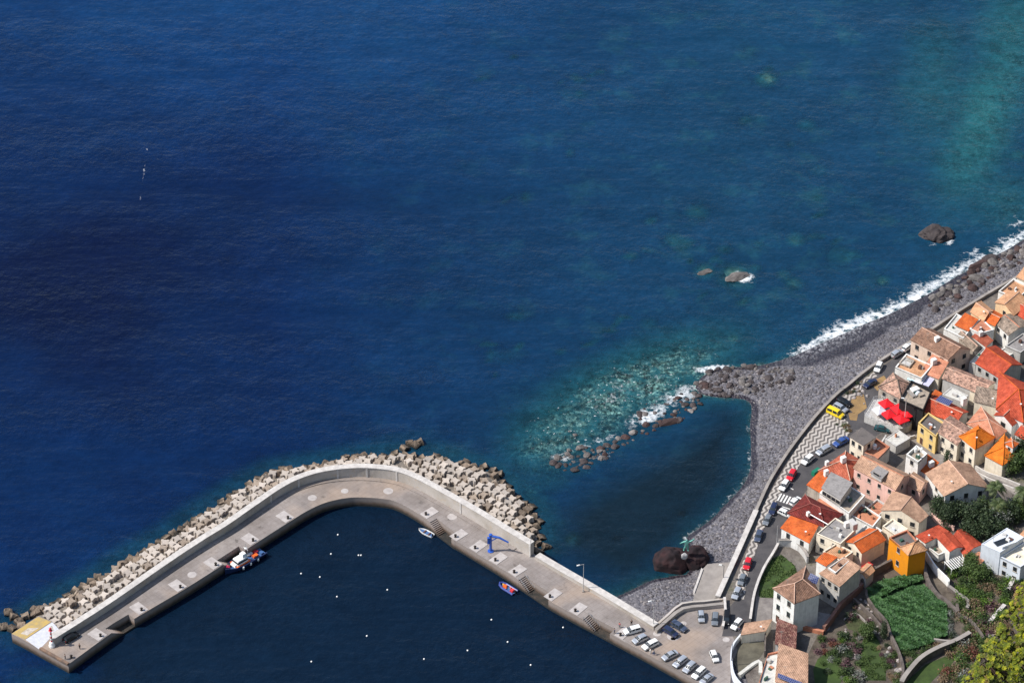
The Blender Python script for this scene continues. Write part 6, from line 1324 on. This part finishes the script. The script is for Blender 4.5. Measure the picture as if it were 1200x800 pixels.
# crop field
P_=np.array([G(u,v)[:2] for u,v in FIELD]); fl=[tuple(x) for x in P_]; r=np.random.RandomState(4); V=[];Fc=[]; lo,hi=P_.min(0),P_.max(0); n0=0
gap=[tuple(G(u,v)[:2]) for u,v in ((1035,703),(1050,696),(1066,689),(1080,686))]
while n0<5200:
    x,y=lo+r.rand(2)*(hi-lo)
    if not inside(np.array([x]),np.array([y]),fl)[0]: continue
    if float(seg_dist(np.array([x]),np.array([y]),gap)[0])<.9: n0+=1; continue
    n0+=1; z0=g(x,y); hh=.9+.5*noise.noise(Vector((x*.4,y*.4,0)))+.10*math.sin((x*.6+y*.8)*2.4)+r.rand()*.3
    for k in range(5):
        a=r.rand()*6.28; L=.35+.3*r.rand(); d=np.array((math.cos(a),math.sin(a))); w_=np.array((-d[1],d[0]))*.12; b=len(V)
        V+=[(x-w_[0],y-w_[1],z0+hh*.8),(x+w_[0],y+w_[1],z0+hh*.8),(x+d[0]*L+w_[0],y+d[1]*L+w_[1],z0+hh+.12*r.rand()),(x+d[0]*L-w_[0],y+d[1]*L-w_[1],z0+hh+.12*r.rand())]; Fc.append((b,b+1,b+2,b+3))
tag(link('crop_plants',me('crop_plants',V,Fc,[leafmat('crop_leaf',(0.034,0.085,0.026),(0.02,0.05,0.017),(0.055,0.125,0.036))])),'dense dark green leafy crop filling the small field','crop',kind='stuff')
# lawn grass tufts
for nm,poly,seed in (('grass',[(1012,748),(1024,742),(1031,752),(1032,770),(1038,782),(1038,797),(1012,797),(1008,780)],5),('grass',[(903,655),(916,650),(931,662),(936,675),(915,690),(908,700),(889,700),(891,680)],6)):
    pl=[tuple(G(u,v)[:2]) for u,v in poly]; A_=np.array(pl); lo,hi=A_.min(0),A_.max(0); r=np.random.RandomState(seed); V=[];Fc=[]
    for _ in range(5000):
        x,y=lo+r.rand(2)*(hi-lo)
        if not inside(np.array([x]),np.array([y]),pl)[0] or noise.noise(Vector((x*.35,y*.35,seed)))<-.12: continue
        z0=g(x,y)+.05; a=r.rand()*6.28; d=(math.cos(a)*.14,math.sin(a)*.14); b=len(V); h_=.12+.25*r.rand(); V+=[(x-d[0],y-d[1],z0),(x+d[0],y+d[1],z0),(x+d[1],y-d[0]+.05,z0+h_)]; Fc.append((b,b+1,b+2))
    tag(link(nm,me(nm,V,Fc,[MG])),'short green grass on the '+('long lawn' if seed==5 else 'plot beside the road'),'grass',kind='stuff')
# rubble and clutter in the gardens
q=random.Random(8); wr=[rockmesh('rubble',mat('rubble_stone',(0.42,0.38,0.36),(0.24,0.21,0.2),1.5,.9,rand=.5),i+60,2) for i in range(2)]
for (u0,v0,u1,v1,n_,lb) in ((1000,700,1036,740,26,'left of the green field'),(1040,755,1056,798,16,'beside the wall right of the long lawn'),(985,735,1000,775,12,'between the lawns'),(1120,700,1165,745,22,'on the bushy slope'),(1000,458,1016,470,6,'by the ochre dirt near the seawall')):
    for k in range(n_):
        t_=q.random(); u=u0+(u1-u0)*t_+q.uniform(-7,7); v=v0+(v1-v0)*t_+q.uniform(-6,6)
        if inside(np.array([u]),np.array([v]),FIELD)[0]: continue
        p=G(u,v); s=q.uniform(.25,.6); tag(link('loose_stone',wr[k%2],None,(p.x,p.y,p.z+.15),(0,0,q.uniform(0,6)),(s*1.3,s,s)),'pale loose stone lump '+lb,'stone','loose stone lumps '+lb)
# pergola in the inner court
p=G(1119,668); t=thing('pergola','white slatted pergola in the yard below the inner-terrace red roofs','pergola',(p.x,p.y,p.z),.5); b=MB(); [b.box((x,y,1.2),(.15,.15,2.4)) for x in (-2.2,2.2) for y in (-1.5,1.5)]; b.build('posts',WPT,t); b=MB(); [b.box((-2.2+.63*k,0,2.5),(.22,3.6,.12)) for k in range(8)]; b.build('slats',WPT,t)
# ---------------------------------------------------------------- near bush on the clifftop spur and its ground
YG=leafmat('leaf_yellowgreen',(0.13,0.16,0.010),(0.022,0.042,0.008),(0.40,0.37,0.015),8); 
def at(u,v,dist):
    d=ray(u,v); return Vector((0,0,H))+d*(dist/(d.length))
D_=62.0; lobes=[]
c0=at(1262,835,D_); rr2=random.Random(3)
for (u,v,r_) in ((1215,800,.62),(1190,838,.62),(1245,760,.6),(1165,850,.45),(1250,835,.8),(1290,720,.6),(1222,738,.38),(1150,852,.36),(1200,775,.42),(1172,808,.40),(1290,880,.9),(1218,712,.45),(1245,690,.6),(1200,738,.42),(1186,765,.42),(1168,785,.38),(1152,808,.36),(1142,828,.34),(1222,760,.6),(1205,800,.6),(1212,757,.35),(1184,790,.36),(1158,822,.30)):
    p=at(u,v,D_+rr2.uniform(-.5,.5))-c0; lobes.append((p.x,p.y,p.z,r_,r_*1.2,r_))
t=thing('bush','yellow-green leafy bush close to the camera in the lower right corner','bush',tuple(c0))
# rosettes: whorls of leaves facing outwards
r=np.random.RandomState(2); V=[];Fc=[]
FM_=[]; W=np.array([l[3]**2 for l in lobes]); W/=W.sum()
for _ in range(7500):
    l=lobes[r.choice(len(lobes),p=W)]; d=r.normal(size=3); d/=np.linalg.norm(d); rad=.82+.25*r.rand(); c=np.array(l[:3])+d*rad*np.array(l[3:6])
    if any(np.linalg.norm((c-np.array(m_[:3]))/np.array(m_[3:6]))<.6 for m_ in lobes): continue
    ax=d*.8+np.array((0,-.3,.7)); ax/=np.linalg.norm(ax); a=np.cross(ax,r.normal(size=3)); a/=np.linalg.norm(a); b=np.cross(ax,a); n_=9; BR_=int(r.rand()<.35); s=.045*(.5+1.0*r.rand())
    for k in range(n_):
        th=6.283*k/n_+r.rand()*.4; e=a*math.cos(th)+b*math.sin(th); w_=np.cross(ax,e)*s*.34; tip=c+e*s*1.15+ax*s*.35*r.rand(); i0=len(V)
        mid=c+e*s*.6+ax*s*.3
        V+=[tuple(c),tuple(mid+w_),tuple(tip),tuple(mid-w_)]; Fc.append((i0,i0+1,i0+2,i0+3)); FM_.append(BR_)
link('foliage',me('foliage',V,Fc,[YG,leafmat('leaf_brownish',(0.10,0.12,0.012),(0.035,0.03,0.015),(0.27,0.16,0.05),5)],FM_),t)
TW=mat('twig_brown',(0.16,0.10,0.07),(0.07,0.045,0.03),3,.9); b=MB()
for l in lobes:
    for k in range(10):
        e=Vector(l[:3])+Vector((rr2.uniform(-1,1),rr2.uniform(-1,1),rr2.uniform(-.6,1)))*l[3]*.85; b.tube([Vector((0.3,0.2,-1.6)),Vector(l[:3])*.7+Vector((0,0,-.4)),e],[.05,.03,.008],5)
b.build('branches',TW,t)
# the rocky spur the bush grows on
V=[];Fc=[]; n_=28; prof=[(.3,-1.2),(1.0,-1.6),(1.5,-3),(2.2,-6),(4,-14),(8,-30),(20,-70),(45,-140)]
for k,(rad,z) in enumerate(prof):
    for i in range(n_):
        a=2*math.pi*i/n_; q_=1+.25*noise.noise(Vector((math.cos(a)*2,math.sin(a)*2,z*.2))); x=math.cos(a)*rad*q_; y=math.sin(a)*rad*q_
        if y>0: y*=.35
        V.append((c0.x+.6+x+ (rad*.5 if k>1 else 0),c0.y-rad*.35+y,c0.z+z))
for k in range(len(prof)-1):
    for i in range(n_): Fc.append((k*n_+i,k*n_+(i+1)%n_,(k+1)*n_+(i+1)%n_,(k+1)*n_+i))
Fc.append(tuple(range(n_)))
tag(link('cliff_spur',me('cliff_spur',V,Fc,[DSTONE])),kind='structure')
